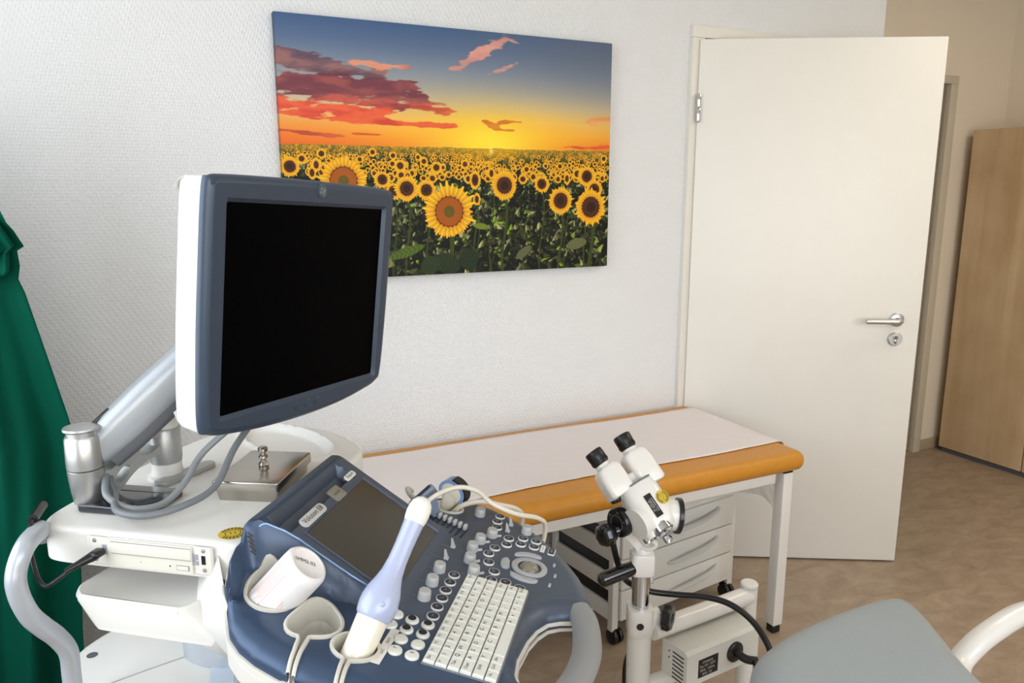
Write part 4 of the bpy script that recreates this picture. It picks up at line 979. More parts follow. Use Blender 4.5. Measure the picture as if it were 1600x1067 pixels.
# horizontal link with two oval eyes
LA = Vector((-.088, .294, 1.034)); LB = Vector((.030, .264, 1.056)); ld = (LB-LA).normalized(); ln = Vector((0, 0, 1)).cross(ld).normalized()
LT = Matrix(((ld.x, 0, ln.x, LA.x), (ld.y, 0, ln.y, LA.y), (ld.z, 1, 0, LA.z), (0, 0, 0, 1)))
Ll = (LB-LA).length
lo_ = smoothloop([(.008, -.030), (.03, -.024), (.055, -.010), (.08, -.003), (.10, -.003), (Ll+.004, -.010), (Ll+.006, .030), (.10, .039), (.075, .035), (.05, .024), (.02, .016), (.008, .014)], 4)
e1 = arc(.036, -.003, .016, .0095, 0, 2*PI, 22)[:-1]; e2 = arc(.090, .0175, .021, .011, 0, 2*PI, 24)[:-1]
e1 = [(.034+(x-.034)*.86-(y+.001)*.5, -.001+(x-.034)*.5+(y+.001)*.86) for x, y in e1]
V_, F_ = cdt_surface(resample(lo_, .005), lambda x, y: .0155-.0*x, .01, [e1, e2], depth=.031, bottom=lambda x, y: -.0155)
V2, F2 = cdt_surface(resample(lo_, .005), lambda x, y: np.full_like(x, -.0155), .01, [e1, e2])
m = M(); m.T = LT; m.add(V_, F_); m.add(V2, [f[::-1] for f in F2]); m.T = Matrix(); lk = m.build('arm_link', mat('satin_grey_metal', (172, 173, 170), .35, metal=.4), us, sharp=40)
bv = lk.modifiers.new('edge', 'BEVEL'); bv.width = .003; bv.segments = 2; bv.limit_method = 'ANGLE'; bv.angle_limit = math.radians(50)
m = M(); bx_, by_ = .036, .262
m.lathe([(.0225, 1.085), (.0225, 1.101), (.021, 1.104), (.0215, 1.105), (.0215, 1.122), (.018, 1.125), (0, 1.125)], (bx_, by_, 0), n=36, cap=False)
m.build('arm_collar', WHITE, us, sharp=40); m = M(); m.lathe([(.030, 1.0), (.030, 1.006), (.0245, 1.008), (.0235, 1.020), (.0235, 1.032)], (bx_, by_, 0), n=36, cap=False)
m.build('arm_base', WHITE, us, sharp=40)
m = M(); m.lathe([(.0240, 1.028), (.0252, 1.036), (.0252, 1.084), (.0235, 1.087), (0, 1.087)], (bx_, by_, 0), n=36, cap=False); m.build('arm_joint', mat('satin_grey_metal', (158, 158, 154)), us)
m = M(); m.T = Matrix.Translation((bx_+.008, by_-.028, 1.0045)) @ Matrix.Rotation(-.25, 4, 'Z'); m.prism(rrect(.115, .026, .012), -.0045, .0045, .002); m.T = Matrix(); m.build('arm_foot', mat('satin_grey_metal', (158, 158, 154)), us)
m = M(); m.tube([(bx_, by_, 1.113), (bx_+.022, by_-.030, 1.113), (bx_+.034, by_-.052, 1.108), (bx_+.044, by_-.058, 1.104)], .0095, 10, 6, flat=.7); m.box((bx_+.044, by_-.060, 1.104), (.016, .014, .016), .002); m.build('bracket', WHITE, us)
# sloping spring arm
A0 = Vector((-.070, .290, 1.078)); A1 = bc; d_ = (A1-A0); side = Vector((0, 0, 1)).cross(d_.normalized()).normalized(); upn = d_.normalized().cross(side).normalized()
def arect(c, w, h, r, n=5): return [c+side*x+upn*y for x, y in rrect(w, h, r, n)]
m = M(); prof = [(-.05, .040, .034, .012), (.00, .048, .050, .016), (.12, .052, .062, .020), (.3, .054, .066, .022), (.6, .054, .062, .022), (.85, .054, .058, .018), (1.0, .050, .050, .018)]
m.loft([arect(A0+d_*t+upn*(.010), w_, h_, r_) for t, w_, h_, r_ in prof]); am = m.build('spring_arm', mat('arm_silver', (170, 174, 178), .38, metal=.3), us, sharp=45)
m = M()
m.loft([arect(A0+d_*t+upn*(-.016), w_*.86, h_*.55, r_*.5) for t, w_, h_, r_ in prof[1:]]); m.build('arm_underside', GREYDK, am)
m = M(); m.box(tuple(A0+d_*.08+upn*.0405), (.008, .05, .006), .002, rot=Matrix((side, d_.normalized(), upn)).transposed()); m.build('arm_slot', BLACK, am)
m = M(); m.T = MM; m.cyl((.188, -.152, -.125), (.188, -.152, -.084), .045, .05, bev=.003); m.box((.188, -.152, -.086), (.12, .12, .008), .002); m.T = Matrix(); m.build('monitor_mount', GREYP, us)
# cables from monitor to the link
def wl(*p): return Vector(p)
cA = MI @ (MA+mu*.115+mv*.325+mn*.050); cB = MI @ (MA+mu*.175+mv*.325+mn*.068)
m = M(); m.tube([cA+Vector((0, 0, .03)), cA, (-.018, .155, 1.070), (-.062, .160, 1.038), (-.100, .168, 1.020), (-.125, .190, 1.018), (-.126, .220, 1.020), (-.118, .250, 1.030), (-.098, .268, 1.040), (-.080, .280, 1.046)], .0050, 12, 8); m.build('monitor_cable', CABLEM, us)
m = M(); m.tube([cB+Vector((0, 0, .03)), cB, (.010, .118, 1.072), (-.060, .112, 1.034), (-.112, .128, 1.024), (-.148, .165, 1.020), (-.146, .212, 1.022), (-.102, .250, 1.026), (-.085, .270, 1.036), (-.070, .282, 1.042)], .0052, 12, 8); m.build('monitor_cable', mat('cable_grey_dark', (112, 116, 119), .4), us)
# round yellow service sticker on the desk
def sticker(m, T_, r, mi0=0):
    k = m.T; m.T = k @ T_; m.lathe([(0, 0), (r, 0), (r, .0004), (0, .0004)], n=36, mi=mi0); 
    n = 40
    for q in range(1, n, 2):
        a0, a1 = 2*PI*q/n, 2*PI*(q+1.3)/n
        if .0 <= q/n < .42 or .55 < q/n < .9: m.add([(r*.66*math.cos(a0), r*.66*math.sin(a0), .0006), (r*.9*math.cos(a0), r*.9*math.sin(a0), .0006), (r*.9*math.cos(a1), r*.9*math.sin(a1), .0006), (r*.66*math.cos(a1), r*.66*math.sin(a1), .0006)], [(0, 1, 2, 3)], mi0+1)
    m.lathe([(r*.5, .0005), (r*.56, .0006)], n=36, mi=mi0+1, cap=False); m.T = k; glyph('11', r*.6, T_ @ Matrix.Translation((0, 0, .0007)), m, mi0+1)
m = M(); sticker(m, Matrix.Translation((-.137, .040, 1.0002)) @ Matrix.Rotation(-.9, 4, 'Z') @ Matrix.Rotation(0, 4, 'X'), .0195); m.build('service_sticker', [YELLOW, mat('sticker_ink', (70, 60, 16), .5)], us)

# ================================================================== THINGS ON THE MACHINE
def onm(name, p, label, cat, rz=0, group=None): return tag(empty(name, toW(p), MR+rz), label, cat, group)
# instrument box with lid
ib = onm('instrument_box', (.034, .086, 1.0), 'stainless steel instrument box with a knobbed lid on the white desk of the machine', 'box', .10)
m = M(); m.loft([rr for rr in ([(x, y, 0) for x, y in rrect(.130, .092, .004)], [(x, y, .0195) for x, y in rrect(.136, .098, .004)])]); m.build('tray', STEEL, ib, sharp=30)
m = M(); m.prism(rrect(.143, .105, .005), .0165, .0325, .0016); l_ = m.build('lid', STEEL, ib, sharp=30)
m = M(); m.lathe([(0, .0325), (.0075, .0325), (.0085, .036), (.0065, .0395), (.0038, .042), (.0042, .045), (.0072, .0475), (.0072, .0505), (.004, .0535), (.004, .0555), (.0075, .058), (.0078, .0625), (.005, .0655), (0, .0655)], (0, .0, 0), n=28); m.build('knob', STEEL, l_)
# flat black slab
bs = onm('black_slab', (-.075, .245, 1.0), 'flat glossy black device lying on the machine desk under the grey cables', 'device', .02)
m = M(); m.prism(rrect(.086, .118, .005), .0005, .0125, .003); m.build('case', mat('gloss_black', (22, 24, 34), .12, coat=.6), bs)
m = M(); m.box((.02, -.0, .0127), (.001, .10, .0004), 0); m.build('seam', GREYDK, bs)
# usb lead
m = M(); m.box((X0-.0165, .2160, .9775), (.020, .0155, .0100), .004); m.tube([(X0-.020, .2175, .976), (-.205, .226, .972), (-.222, .238, .966)], lambda t: .0072-.0038*t, 12, 4)
m.tube([(-.216, .234, .967), (-.228, .248, .955), (-.232, .262, .948), (-.230, .274, .958), (-.220, .290, .985), (-.212, .300, 1.006), (-.200, .305, 1.016), (-.182, .318, 1.018)], .0030, 10, 8)
m.tube([(-.186, .314, 1.018), (-.130, .350, 1.0125)], .0068, 10, 0)
w_ = M(); w_.v = [tuple(toW(v)) for v in m.v]; w_.f = m.f; w_.mi = m.mi
uc = w_.build('usb_lead', BLACKR); tag(uc, 'black plug and lead stuck in the left socket of the machine desk', 'cable')
# gel bottle, upside down in its holder
d = Vector((.005, -.055, .060)).normalized(); BSC = 1.14; E0 = Vector((-.178, -.092, .990))
qt = d.to_track_quat('Z', 'Y'); TB = MW @ Matrix.Translation(E0) @ qt.to_matrix().to_4x4() @ Matrix.Scale(BSC, 4)
gb = tag(empty('gel_bottle'), 'white plastic bottle leaning upside down in the round holder', 'bottle'); gb.matrix_basis = TB
m = M(); m.lathe([(0, -.0016), (.0195, -.0016), (.0215, 0), (.0245, -.0008), (.0268, -.005), (.0272, -.012), (.0270, -.085), (.0262, -.098), (.022, -.106), (.012, -.111), (.009, -.114), (.009, -.122), (0, -.122)], n=48, cap=False); bo_ = m.build('bottle_body', BOTTLEM, gb, sharp=50)
m = M(); glyph('1MM2 02', .0075, Matrix.Translation((0, .004, -.0008)) @ Matrix.Rotation(PI*.0-1.0, 4, 'Z'), m); m.build('date_print', INK, bo_)
# pink print wrapped on the side facing the camera
camL = gb.matrix_basis.inverted() @ cam.location; a_c = math.atan2(camL.y, camL.x)
def wrapbar(m, a0, a1, z0, z1, r=.02745):
    n = 5; vs_ = [(r*math.cos(a0+(a1-a0)*k/n), r*math.sin(a0+(a1-a0)*k/n), z) for z in (z0, z1) for k in range(n+1)]
    m.add(vs_, [(k, k+1, n+2+k, n+1+k) for k in range(n)])
m = M()
for z0, z1, a0, a1 in ((-.015, -.0155, -1.0, -.35), (-.075, -.0755, -1.0, -.35)): wrapbar(m, a_c+a0, a_c+a1, z0, z1)
for a0 in (-1.0, -.35): wrapbar(m, a_c+a0, a_c+a0+.02, -.015, -.0755)
for k in range(6): wrapbar(m, a_c-.92+k*.09, a_c-.90+k*.09, -.020-.003*(k % 2), -.066+.004*(k % 3))
for k in range(4): wrapbar(m, a_c+.35+k*.11, a_c+.375+k*.11, -.04-.004*k, -.072)
m.build('label_print', PINK, bo_)
# endocavity probe standing in the slotted holder
PB = [Vector(v) for v in ((-.233, -.180, .872), (-.226, -.180, .893), (-.214, -.180, .912), (-.188, -.180, .927), (-.160, -.180, .9385), (-.139, -.180, .9475), (-.117, -.180, .955), (-.09, -.180, .961), (-.055, -.180, .9675), (-.030, -.180, .973), (-.008, -.180, .982), (.008, -.180, .992))]
# straight axis fits better than the bent chain: keep both ends
b0 = Vector((-.233, -.178, .905)); b1 = Vector((-.117, -.225, 1.051)); ax = (b1-b0)
pb = tag(empty('endocavity_probe', toW(b0)), 'long lavender and cream ultrasound probe standing upright with a white rounded tip', 'probe')
qq = (MR)
pr_T = Matrix.Translation(b0) @ ax.to_track_quat('Z', 'Y').to_matrix().to_4x4(); LN = ax.length
pb.matrix_basis = MW @ pr_T
m = M(); m.lathe([(0, -.052), (.012, -.050), (.0175, -.040), (.0195, -.02), (.0198, .02), (.0205, .040), (.0205, .046)], n=36, cap=False); m.build('grip', PROBEW, pb, sharp=60)
m = M(); m.lathe([(.0206, .0445), (.0232, .048), (.0250, .058), (.0250, .068), (.0225, .080), (.0180, .092), (.0145, .104), (.0127, .120), (.0124, .140), (.0130, .158), (.0138, .1725)], n=36, cap=False)
for a in (0, 1.2, -1.2): m.ell((.0218*math.cos(a+3.6), .0218*math.sin(a+3.6), .064), (.0048, .0048, .0048), 10, 8)
m.build('shaft', LAV, pb, sharp=60)
m = M(); m.lathe([(.0139, .1722), (.0150, .177), (.0158, .185), (.0155, .193), (.0135, .200), (.0092, .2055), (.004, .2078), (0, .2082)], n=36, cap=False); m.build('tip', mat('tip_white', (240, 238, 228), .3, coat=.3), pb, sharp=60)
m = M(); m.tube([(0, 0, -.04), (-.008, .004, -.060), (-.018, .010, -.08), (-.014, .02, -.12)], lambda t: .0065-.0028*min(1, t*2), 12, 6); m.build('cable', CABLEC, pb)
# convex probe
cpz = toW((.207, -.180, .898))
cv = tag(empty('convex_probe', cpz, MR), 'white convex ultrasound probe with a light blue and black rounded head', 'probe')
CVT = Matrix.Rotation(math.radians(-104), 4, 'Z') @ Matrix.Translation((0, 0, .045)) @ Matrix.Rotation(.45, 4, 'Y') @ Matrix.Translation((0, 0, -.045)) @ Matrix.Scale(.86, 4)
m = M()
def disc(m, cx, cz, rx, rz, y0, y1, bev, mi=0):
    P_ = [(cx+rx*math.cos(a), cz+rz*math.sin(a)) for a in [2*PI*k/36 for k in range(36)]]
    for sgn in (1,): m.loft([[((x-cx)*k_+cx, y_, (z-cz)*k_+cz) for x, z in P_] for y_, k_ in ((y0, .86), (y0+bev*.4, .96), (y0+bev, 1), (y1-bev, 1), (y1-bev*.4, .96), (y1, .86))], mi=mi)
m.T = CVT
m.loft([[(x*k_+ox, y*k2+0, z) for x, y in rrect(.034, .026, .011)] for z, k_, k2, ox in ((-.01, .62, .7, 0), (.008, .66, .8, 0), (.018, .8, .95, 0), (.026, 1.0, 1.0, 0), (.038, 1.3, 1.0, 0), (.046, 1.42, .95, 0))])
disc(m, 0, .052, .0275, .022, -.0125, .0125, .004); m.T = Matrix(); hb = m.build('housing', PROBEW, cv, sharp=60)
m = M(); m.T = CVT
def archband(m, r0x, r0z, r1x, r1z, y0, y1, a0=-.15*PI, a1=1.15*PI, cz=.052, mi=0):
    n = 26; rings = []
    for k in range(n+1):
        a = a0+(a1-a0)*k/n; c_, s__ = math.cos(a), math.sin(a)
        rings.append([(r0x*c_, y0, cz+r0z*s__), (r1x*c_, y0, cz+r1z*s__), (r1x*c_, y1, cz+r1z*s__), (r0x*c_, y1, cz+r0z*s__)])
    m.loft(rings, mi=mi)
archband(m, .024, .019, .0300, .0248, -.0140, .0140); m.T = Matrix(); m.build('blue_band', LBLUE, hb)
m = M(); m.T = CVT; archband(m, .0290, .0240, .0330, .0280, -.0115, .0115, -.12*PI, .60*PI); m.T = Matrix(); m.build('lens', BLACKR, hb)
m = M()
pc = [toW(v) for v in ((.120, -.150, .945), (.131, -.168, .962), (.150, -.186, .968), (.160, -.205, .966), (.162, -.226, .958), (.158, -.255, .946), (.150, -.285, .925))]
# linear probe
lp_ = tag(empty('linear_probe', toW((.136, -.140, .962)), MR), 'small grey flat-headed ultrasound probe with a dark slot beside the white tip', 'probe')
m = M(); La = Vector((.48, -.65, .57)).normalized(); Fa = Vector((-.36, .43, .81)); Fa = (Fa-La*Fa.dot(La)).normalized(); Ta = Fa.cross(La); T_ = Matrix(((La.x, Ta.x, Fa.x, 0), (La.y, Ta.y, Fa.y, 0), (La.z, Ta.z, Fa.z, 0), (0, 0, 0, 1))) @ Matrix.Translation((0, 0, -.040))
m.T = T_; m.box((0, 0, .030), (.052, .016, .020), .005); m.loft([[(x*k_, y*k2, z) for x, y in rrect(.046, .015, .006)] for z, k_, k2 in ((-.02, .35, .8), (-.002, .42, .9), (.010, .7, .95), (.022, 1, 1))]); m.T = Matrix(); hb = m.build('housing', mat('probe_slate', (118, 130, 150), .35), lp_)
m = M(); m.T = T_; m.box((0, -.0015, .0405), (.042, .0075, .002), .0008); m.T = Matrix(); m.build('lens', mat('lens_dark', (40, 44, 50), .5), hb)
# probe leads looping over the right edge
def lead(pts, r, label):
    m = M(); m.tube([toW(v) for v in pts], r, 12, 8); o = m.build('probe_lead', CABLEC); return tag(o, label, 'cable')
lead([(.150, -.112, .895), (.122, -.140, .935), (.124, -.165, .962), (.146, -.188, .970), (.160, -.210, .970), (.164, -.236, .962), (.152, -.262, .948), (.170, -.300, .925), (.215, -.330, .900), (.262, -.335, .860), (.275, -.320, .78)], .0042, 'cream probe lead curving up from beside the white tip over the panel')
lead([(.195, -.178, .905), (.188, -.200, .925), (.192, -.232, .933), (.200, -.262, .926), (.232, -.290, .905), (.272, -.290, .865), (.285, -.27, .78)], .0046, 'cream probe lead running from the blue-headed probe over the edge')
# folded note on the base
m = M(); m.v = []; m.T = MW @ Matrix.Translation((-.068, .118, .7208)) @ Matrix.Rotation(.5, 4, 'Z'); m.box((0, 0, .0006), (.06, .04, .001)); m.box((.004, .003, .0016), (.05, .036, .0008)); m.T = Matrix()
no = m.build('paper_note', mat('note_paper', (214, 226, 240), .8)); tag(no, 'small pale blue paper note lying on the machine base below the keyboard', 'paper')
# ================================================================== COLPOSCOPE on its stand (x right, y away, z up)
cp = tag(empty('colposcope', (.985, -1.0, 0), -YAW), 'white binocular colposcope with black eyepieces on a white pole stand', 'microscope')
CW = Matrix.Translation((.985, -1.0, 0)) @ Matrix.Rotation(-YAW, 4, 'Z')
m = M(); m.cyl((0, 0, .06), (0, 0, .46), .0285); m.build('pole', WHITE2, cp)
m = M()
for k in range(5):
    a = 2*PI*k/5+.3; c_, s__ = math.cos(a), math.sin(a); m.tube([(0, 0, .085), (.12*c_, .12*s__, .075), (.24*c_, .24*s__, .06)], lambda t: .022-.006*t, 12, 4)
m.cyl((0, 0, .05), (0, 0, .12), .038, bev=.004); m.build('star_base', WHITE2, cp)
for k in range(5):
    a = 2*PI*k/5+.3; m = M(); x, y = .235*math.cos(a), .235*math.sin(a); m.cyl((x-.012, y, .022), (x+.012, y, .022), .022, bev=.003); m.cyl((x, y, .02), (x, y, .06), .007); m.build('caster', BLACKR, cp)
Rz = Matrix.Rotation(math.radians(31), 3, 'Z')
m = M(); m.loft([[(x*k_, y*k_, z) for x, y in rrect(.060, .064, .018)] for z, k_ in ((.446, .93), (.452, 1), (.505, 1), (.512, .94))]); 
m.cyl((.015, .0, .474), (.05, .008, .488), .026, .022, bev=.003); cl_ = m.build('clamp', WHITE2, cp)
m = M(); m.lathe([(0, 0), (.0085, 0), (.0085, .001), (0, .001)], (-.004, -.0325, .478), (0, -1, 0), 24); m.build('bore', BLACK, cl_)
m = M(); dk = Vector((.85, -.45, .0)).normalized()
kp = Vector((.052, -.005, .490)); m.cyl(kp-dk*.012, kp+dk*.006, .012, mi=0)
n = 24; prof_ = [(.024, 0), (.030, .003), (.031, .016), (.027, .021), (.012, .022), (.010, .018), (0, .018)]
q = dk.to_track_quat('Z', 'Y')
m.loft([[kp+dk*.002+q @ Vector((r*(1+.045*math.cos(a*8))*math.cos(a), r*(1+.045*math.cos(a*8))*math.sin(a), z)) for a in [2*PI*k/64 for k in range(64)]] for r, z in prof_]); m.build('knob', BLACK, cl_)
m = M(); m.cyl((0, 0, .508), (0, 0, .560), .0200); m.lathe([(.0215, .556), (.0215, .608)], (0, 0, 0)); m.box((.021, -.006, .592), (.010, .012, .036), .002); m.build('chrome_tube', CHROME, cp)
m = M(); m.loft([[(x*k_+.001, y*k_, z) for x, y in rrect(.054, .054, .012)] for z, k_ in ((.598, .95), (.602, 1), (.642, 1), (.649, .92), (.652, .6))]); m.cyl((0, 0, .645), (0, 0, .662), .022, .019, bev=.002); m.build('swivel_block', WHITE2, cp)
m = M(); hA = Vector((-.020, -.012, .616)); hB = Vector((-.104, -.040, .596)); dh = (hA-hB).normalized(); m.lathe([(0, 0), (.010, .001), (.0155, .006), (.0175, .014), (.0175, .060), (.0165, .086), (.014, .092)], hB, dh, 28); m.build('handle', mat('gloss_black_grip', (14, 14, 15), .15, coat=.5), cp)
# yoke carrying the head
m = M(); m.loft([[(a+x*.5, b+y, z) for x, y in rrect(w_, .030, .006)] for a, b, z, w_ in ((-.002, 0, .656, .05), (-.012, 0, .668, .045), (-.030, 0, .690, .055), (-.045, 0, .715, .06))])
m.tube([(-.004, -.012, .664), (.010, -.018, .664), (.022, -.022, .670), (.0255, -.024, .680), (.018, -.024, .688)], .0058, 12, 6); m.build('yoke', WHITE2, cp)
# head: local axes; hz along the viewing axis towards the objective, hx across
hz = Vector((.52, -.45, -.72)).normalized(); hx = Vector((.84, .43, .33)); hx = (hx-hz*hx.dot(hz)).normalized(); hy = hz.cross(hx)
if hy.y > 0: hy = -hy           # hy towards the camera side
HO = Vector((-.021, .0, .806))
HM = Matrix(((hx.x, hy.x, hz.x, HO.x), (hx.y, hy.y, hz.y, HO.y), (hx.z, hy.z, hz.z, HO.z), (0, 0, 0, 1))) @ Matrix.Scale(1.12, 4)
def H(m): m.T = HM; return m
m = H(M())
m.loft([[(x*a, y*b+oy, z) for x, y in rrect(.080, .066, .026, 8)] for z, a, b, oy in ((-.004, .94, .92, 0), (.0, 1, 1, 0), (.03, 1.0, 1.02, 0), (.05, .98, 1.04, 0), (.07, .94, 1.0, 0), (.086, .86, .9, 0), (.096, .74, .78, 0), (.100, .5, .5, 0))])
m.lathe([(.030, 0), (.032, .02), (.032, .036)], (-.010, .0, .062), (-1, .15, .0), 36)
m.tube([(-.020, .0, .07), (-.026, .004, .088), (-.026, .004, .100)], .016, 14, 4)
m.T = Matrix(); hd = m.build('head', WHITE2, cp, sharp=55)
# seam above
m = H(M()); m.loft([[(x, y, z) for x, y in rrect(.0795, .0655, .026, 8)] for z in (-.0055, -.0035)]); m.T = Matrix(); m.build('head_seam', GREYDK, hd)
for sgn in (-1, 1):
    m = H(M()); cx_ = sgn*.0315; tw = Matrix.Rotation(-sgn*.06, 4, 'Y')
    m.T = HM @ Matrix.Translation((cx_, .006 if sgn < 0 else .002, -.006)) @ tw
    m.loft([[(x*a+ox, y*b, z) for x, y in rrect(.056, .050, .011, 6)] for z, a, b, ox in ((.018 if sgn > 0 else .006, .86, .9, sgn*.004), (.014 if sgn > 0 else .002, 1, 1, sgn*.004), (-.030, 1, 1, sgn*.002), (-.048, .95, .98, 0), (-.054, .84, .92, -.000), (-.0575, .68, .82, 0))])
    m.lathe([(.0168, 0), (.0168, .010), (.0155, .014)], (0, 0, -.052), (0, 0, -1), 32)
    pr_ = m.build('prism_housing', WHITE2, hd, sharp=50)
    m = M(); m.T = HM @ Matrix.Translation((cx_, .006 if sgn < 0 else .002, -.006)) @ tw
    m.lathe([(.0150, 0), (.0150, .003), (.0172, .004), (.0178, .013), (.0186, .016), (.0192, .030), (.0180, .0335), (.0145, .034), (.0125, .030), (0, .029)], (0, 0, -.064), (0, 0, -1), 40, cap=False)
    for k in range(22):
        a = 2*PI*k/22; m.box((.0180*math.cos(a), .0180*math.sin(a), -.074), (.0016, .0016, .007), .0004)
    m.build('eyepiece', BLACKR, pr_, sharp=50)
m = H(M()); m.box((.0, .0, -.014), (.05, .03, .03), .006); m.T = Matrix(); m.build('bridge', WHITE2, hd)
# control discs
m = M(); dl = Vector((-.80, -.60, -.02)).normalized(); c0 = Vector((-.056, -.020, .731)); m.lathe([(0, -.010), (.030, -.010), (.034, -.008), (.034, .006), (.031, .010), (.0, .010)], c0, dl, 44); 
q = dl.to_track_quat('Z', 'Y')
dd_ = m.build('magnification_dial', BLACK, hd)
m = M(); m.loft([[c0+q @ Vector((r*math.cos(a), r*math.sin(a), .0106)) for a in [2*PI*k/40 for k in range(40)]] for r in (.0175, .0183)], cap=False)
for k, t in enumerate(('6', '10', '16', '25', '40')):
    a = .4+k*1.1; glyph(t, .0075, Matrix.Translation(c0+dl*.0108) @ q.to_matrix().to_4x4() @ Matrix.Translation((.025*math.cos(a), .025*math.sin(a), 0)) @ Matrix.Rotation(a-PI/2, 4, 'Z'), m)
m.build('dial_print', mat('dial_print_grey', (150, 152, 152)), dd_)
m = M(); c1_ = Vector((-.088, -.030, .705)); 
m.cyl(c1_-dl*.022+Vector((.03, 0, .012)), c1_, .014)
m.loft([[c1_+q @ Vector((r*(1+.04*math.cos(a*7))*math.cos(a), r*(1+.04*math.cos(a*7))*math.sin(a), z)) for a in [2*PI*k/56 for k in range(56)]] for r, z in ((.018, -.016), (.0245, -.013), (.026, 0), (.0245, .010), (.020, .0145), (.012, .016), (.0, .0165))]); m.build('focus_knob', mat('gloss_black_grip', (14, 14, 15)), hd)
m = M(); dr_ = Vector((.95, .02, -.12)).normalized(); c2 = Vector((.030, -.024, .753)); m.cyl(c2-dr_*.02, c2+dr_*.040, .036, .035); m.build('side_boss', WHITE2, hd)
m = M(); m.lathe([(.0350, 0), (.0400, .001), (.0400, .010), (.0365, .0115), (0, .0115)], c2+dr_*.038, dr_, 40, cap=False); m.build('side_ring', BLACK, hd)
oc = Vector((.030, -.060, .732)); do_ = Vector((.52, -.62, -.60)).normalized()
m = M(); m.lathe([(.0210, -.026), (.0255, -.024), (.0268, 0), (.0268, .008), (.0232, .010), (.0222, .004)], oc, do_, 40, cap=False); ob_ = m.build('objective_ring', CHROME, hd)
m = M(); m.lathe([(.0224, .0045), (.0215, .002), (.010, -.001), (0, -.002)], oc, do_, 36, cap=False); m.build('lens', mat('lens_glass', (18, 18, 22), .06, coat=1), ob_)
for c3 in (Vector((.003, -.058, .704)), Vector((.047, -.060, .706))):
    m = M(); m.lathe([(0, -.014), (.0095, -.014), (.0105, 0), (.0095, .003), (.006, .0035), (.005, .001), (0, .001)], c3, do_, 24, cap=False); m.build('lamp_port', CHROME, hd)
m = M(); s0 = Vector((-.060, -.022, .791)); m.cyl(s0+Vector((.018, .006, .002)), s0, .009, .0075, bev=.001); m.build('stem', WHITE2, hd)
m = M(); m.cyl(s0, s0+Vector((-.018, -.010, -.003)), .0105, .0100, bev=.002); m.build('lock_knob', BLACK, hd)
# label plate and round sticker on the camera side of the head
Lm = HM @ Matrix(((0, 1, 0, -.004), (0, 0, 1, .0352), (1, 0, 0, .050), (0, 0, 0, 1)))
m = M(); m.T = Lm; m.box((0, 0, 0), (.048, .016, .0008), 0)
m.T = Matrix()
for k, (t, y) in enumerate((('Leisegang Optik', .0045), ('Kolposkop 111', -.0002), ('SN 22671 CE', -.0047))): glyph(t, .0044, Lm @ Matrix.Translation((0, y, .0006)), m, 1)
m.build('type_plate', [BLACK, mat('print_white', (215, 215, 210))], hd)
m = M(); sticker(m, HM @ Matrix(((0, 1, 0, .022), (0, 0, 1, .0350), (1, 0, 0, .046), (0, 0, 0, 1))), .0135); m.build('service_sticker', [YELLOW, mat('sticker_ink', (70, 60, 16), .5)], hd)
# arm, rear post, light box
m = M(); m.tube([(.028, -.010, .455), (.16, .066, .455), (.300, .150, .455)], .0225, 24, 0); m.build('cross_arm', WHITE2, cp)
m = M(); m.cyl((.303, .153, .06), (.303, .153, .4765), .0215); m.build('rear_post', WHITE2, cp)
m = M(); m.lathe([(0, 0), (.0215, 0), (.0222, .002), (.0222, .008), (.019, .0115), (0, .012)], (.303, .153, .478), n=32); m.build('post_cap', WHITE2, cp)
m = M(); m.tube([(.0, 0, .30), (.15, .077, .30), (.303, .153, .30)], .018, 18, 0); m.build('lower_arm', WHITE2, cp)
BXc = Vector((.180, .030, .385)); BM_ = Matrix.Translation(BXc) @ Matrix.Rotation(math.radians(31), 4, 'Z')
m = M(); m.T = BM_
m.loft([[(x, y, z) for y, z in ((-.040, -.044), (.042, -.044), (.042, .040), (.036, .044), (-.032, .044), (-.040, .037))] for x in (-.118, .118)]); m.T = Matrix(); bx = m.build('light_box', mat('box_enamel', (226, 226, 218), .35), cp)
m = M(); m.T = BM_
for k in range(7): m.box((-.1185, -.012, .026-k*.0105), (.001, .036, .003), .0)
m.lathe([(0, 0), (.002, 0), (.002, .001), (0, .001)], (-.118, .018, .022), (-1, 0, 0), 10); m.lathe([(0, 0), (.002, 0), (.002, .001), (0, .001)], (-.118, .018, .006), (-1, 0, 0), 10)
m.T = Matrix(); m.build('vent_slots', BLACK, bx)
m = M(); m.T = BM_; m.box((-.050, -.0405, -.007), (.062, .001, .046), 0); m.T = Matrix()
LT_ = BM_ @ Matrix.Translation((-.050, -.0412, -.007)) @ Matrix.Rotation(PI/2, 4, 'X')
for k, t in enumerate(('Leisegang', 'Typ 231  220V', '50Hz  150VA', 'IP20  CE')): glyph(t, .0085, LT_ @ Matrix.Translation((-.003, .015-k*.0105, 0)), m, 1)
m.build('rating_plate', [BLACK, mat('print_white', (215, 215, 210))], bx)
m = M(); m.T = BM_; m.lathe([(0, 0), (.0255, 0), (.0255, .004), (.022, .007), (.010, .008), (0, .008)], (.036, -.040, .0), (0, -1, 0), 36)
m.tube([(.036, -.046, .0), (.040, -.072, -.003), (.060, -.088, -.006)], .010, 12, 4); m.T = Matrix(); so_ = m.build('socket_plug', BLACK, bx)
def CWm(m, name, mt, label, cat):
    o = m.build(name, mt, None); o.matrix_basis = CW; return tag(o, label, cat)
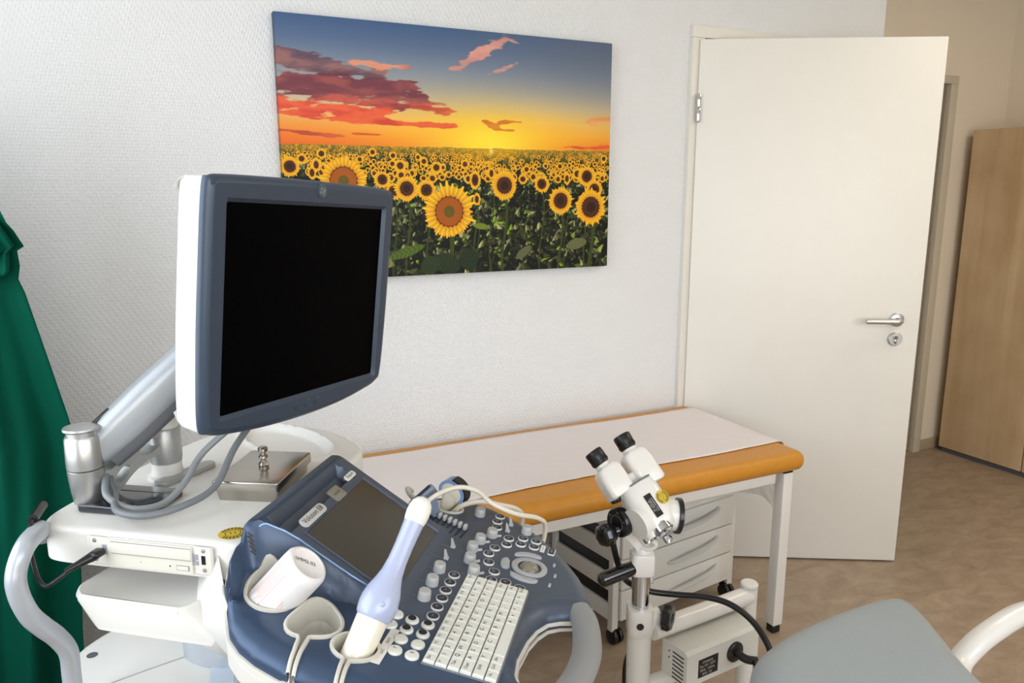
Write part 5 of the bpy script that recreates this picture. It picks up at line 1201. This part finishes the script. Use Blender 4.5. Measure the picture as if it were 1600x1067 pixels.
# thick black lead from the head to the light box
q1 = BM_ @ Vector((.056, -.086, -.006))
m = M(); m.tube([(-.052, .010, .715), (-.066, .012, .680), (-.060, .014, .640), (-.045, .016, .590), (-.022, .036, .552), (.026, .040, .528), (.093, .030, .524), (.150, .010, .530), (.200, -.020, .530), (.243, -.050, .508), (.272, -.075, .470), (.285, -.090, .430), (.280, -.095, .402), (.262, -.088, .386), tuple(q1)], .0072, 14, 8); m.build('light_cable', BLACKR, cp)
m = M(); m.tube([(-.012, .02, .393), (-.024, .012, .378), (-.031, .006, .350), (-.032, .004, .31), (-.030, .004, .22), (-.04, .01, .12), (-.07, .02, .07)], .0042, 10, 8); m.build('mains_cable', BLACKR, cp)

# ================================================================== EXAMINATION CHAIR
ch = tag(empty('treatment_chair', (1.05, -1.65, 0)), 'grey padded treatment chair with white tube arm at the lower right', 'chair')
CO = smoothloop([(.800, -1.66), (.808, -1.58), (.832, -1.515), (.885, -1.468), (.985, -1.440), (1.10, -1.428), (1.20, -1.426), (1.255, -1.436), (1.278, -1.468), (1.262, -1.515), (1.225, -1.575), (1.185, -1.64), (1.15, -1.72), (1.12, -1.84), (1.06, -1.98), (.95, -2.02), (.86, -1.96), (.81, -1.80)], 6)
CO = [(x-1.05, y+1.65) for x, y in resample(CO, .012)]
def zpad(x, y):
    d = distpoly(CO, x, y); u_ = np.clip(1-d/.055, 0, 1); return .708-.045*(1-np.sqrt(np.clip(1-u_*u_, 0, 1)))+.006*np.exp(-((x/.2)**2+((y)/.2)**2))
V_, F_ = cdt_surface(CO, zpad, .022, rings=(.0015, .005, .010, .017, .026, .038, .052), depth=.02)
V_ = list(V_); m = M(); m.add(V_, F_)
V2, F2 = cdt_surface(CO, lambda x, y: 1.286-zpad(x, y)+.02, .03, rings=(.003, .010, .02, .035)); m.add(V2, [f[::-1] for f in F2]); m.build('seat_pad', PADM, ch, sharp=70)
m = M(); m.box((0, -.05, .585), (.26, .34, .03), .006); m.cyl((0, -.05, .09), (0, -.05, .575), .045); m.box((0, -.05, .06), (.42, .5, .09), .02); m.build('frame', WHITE2, ch)
m = M(); m.tube([(.20, .02, .575), (.27, .09, .545), (.335, .145, .545), (.385, .15, .573), (.455, .15, .594), (.54, .15, .604), (.62, .13, .602), (.72, .08, .595), (.80, .0, .57)], .0225, 24, 8); m.tube([(.1, -.02, .585), (.20, .02, .575)], .018, 14, 0); m.build('arm_tube', WHITE2, ch)
bpy.context.view_layer.update()
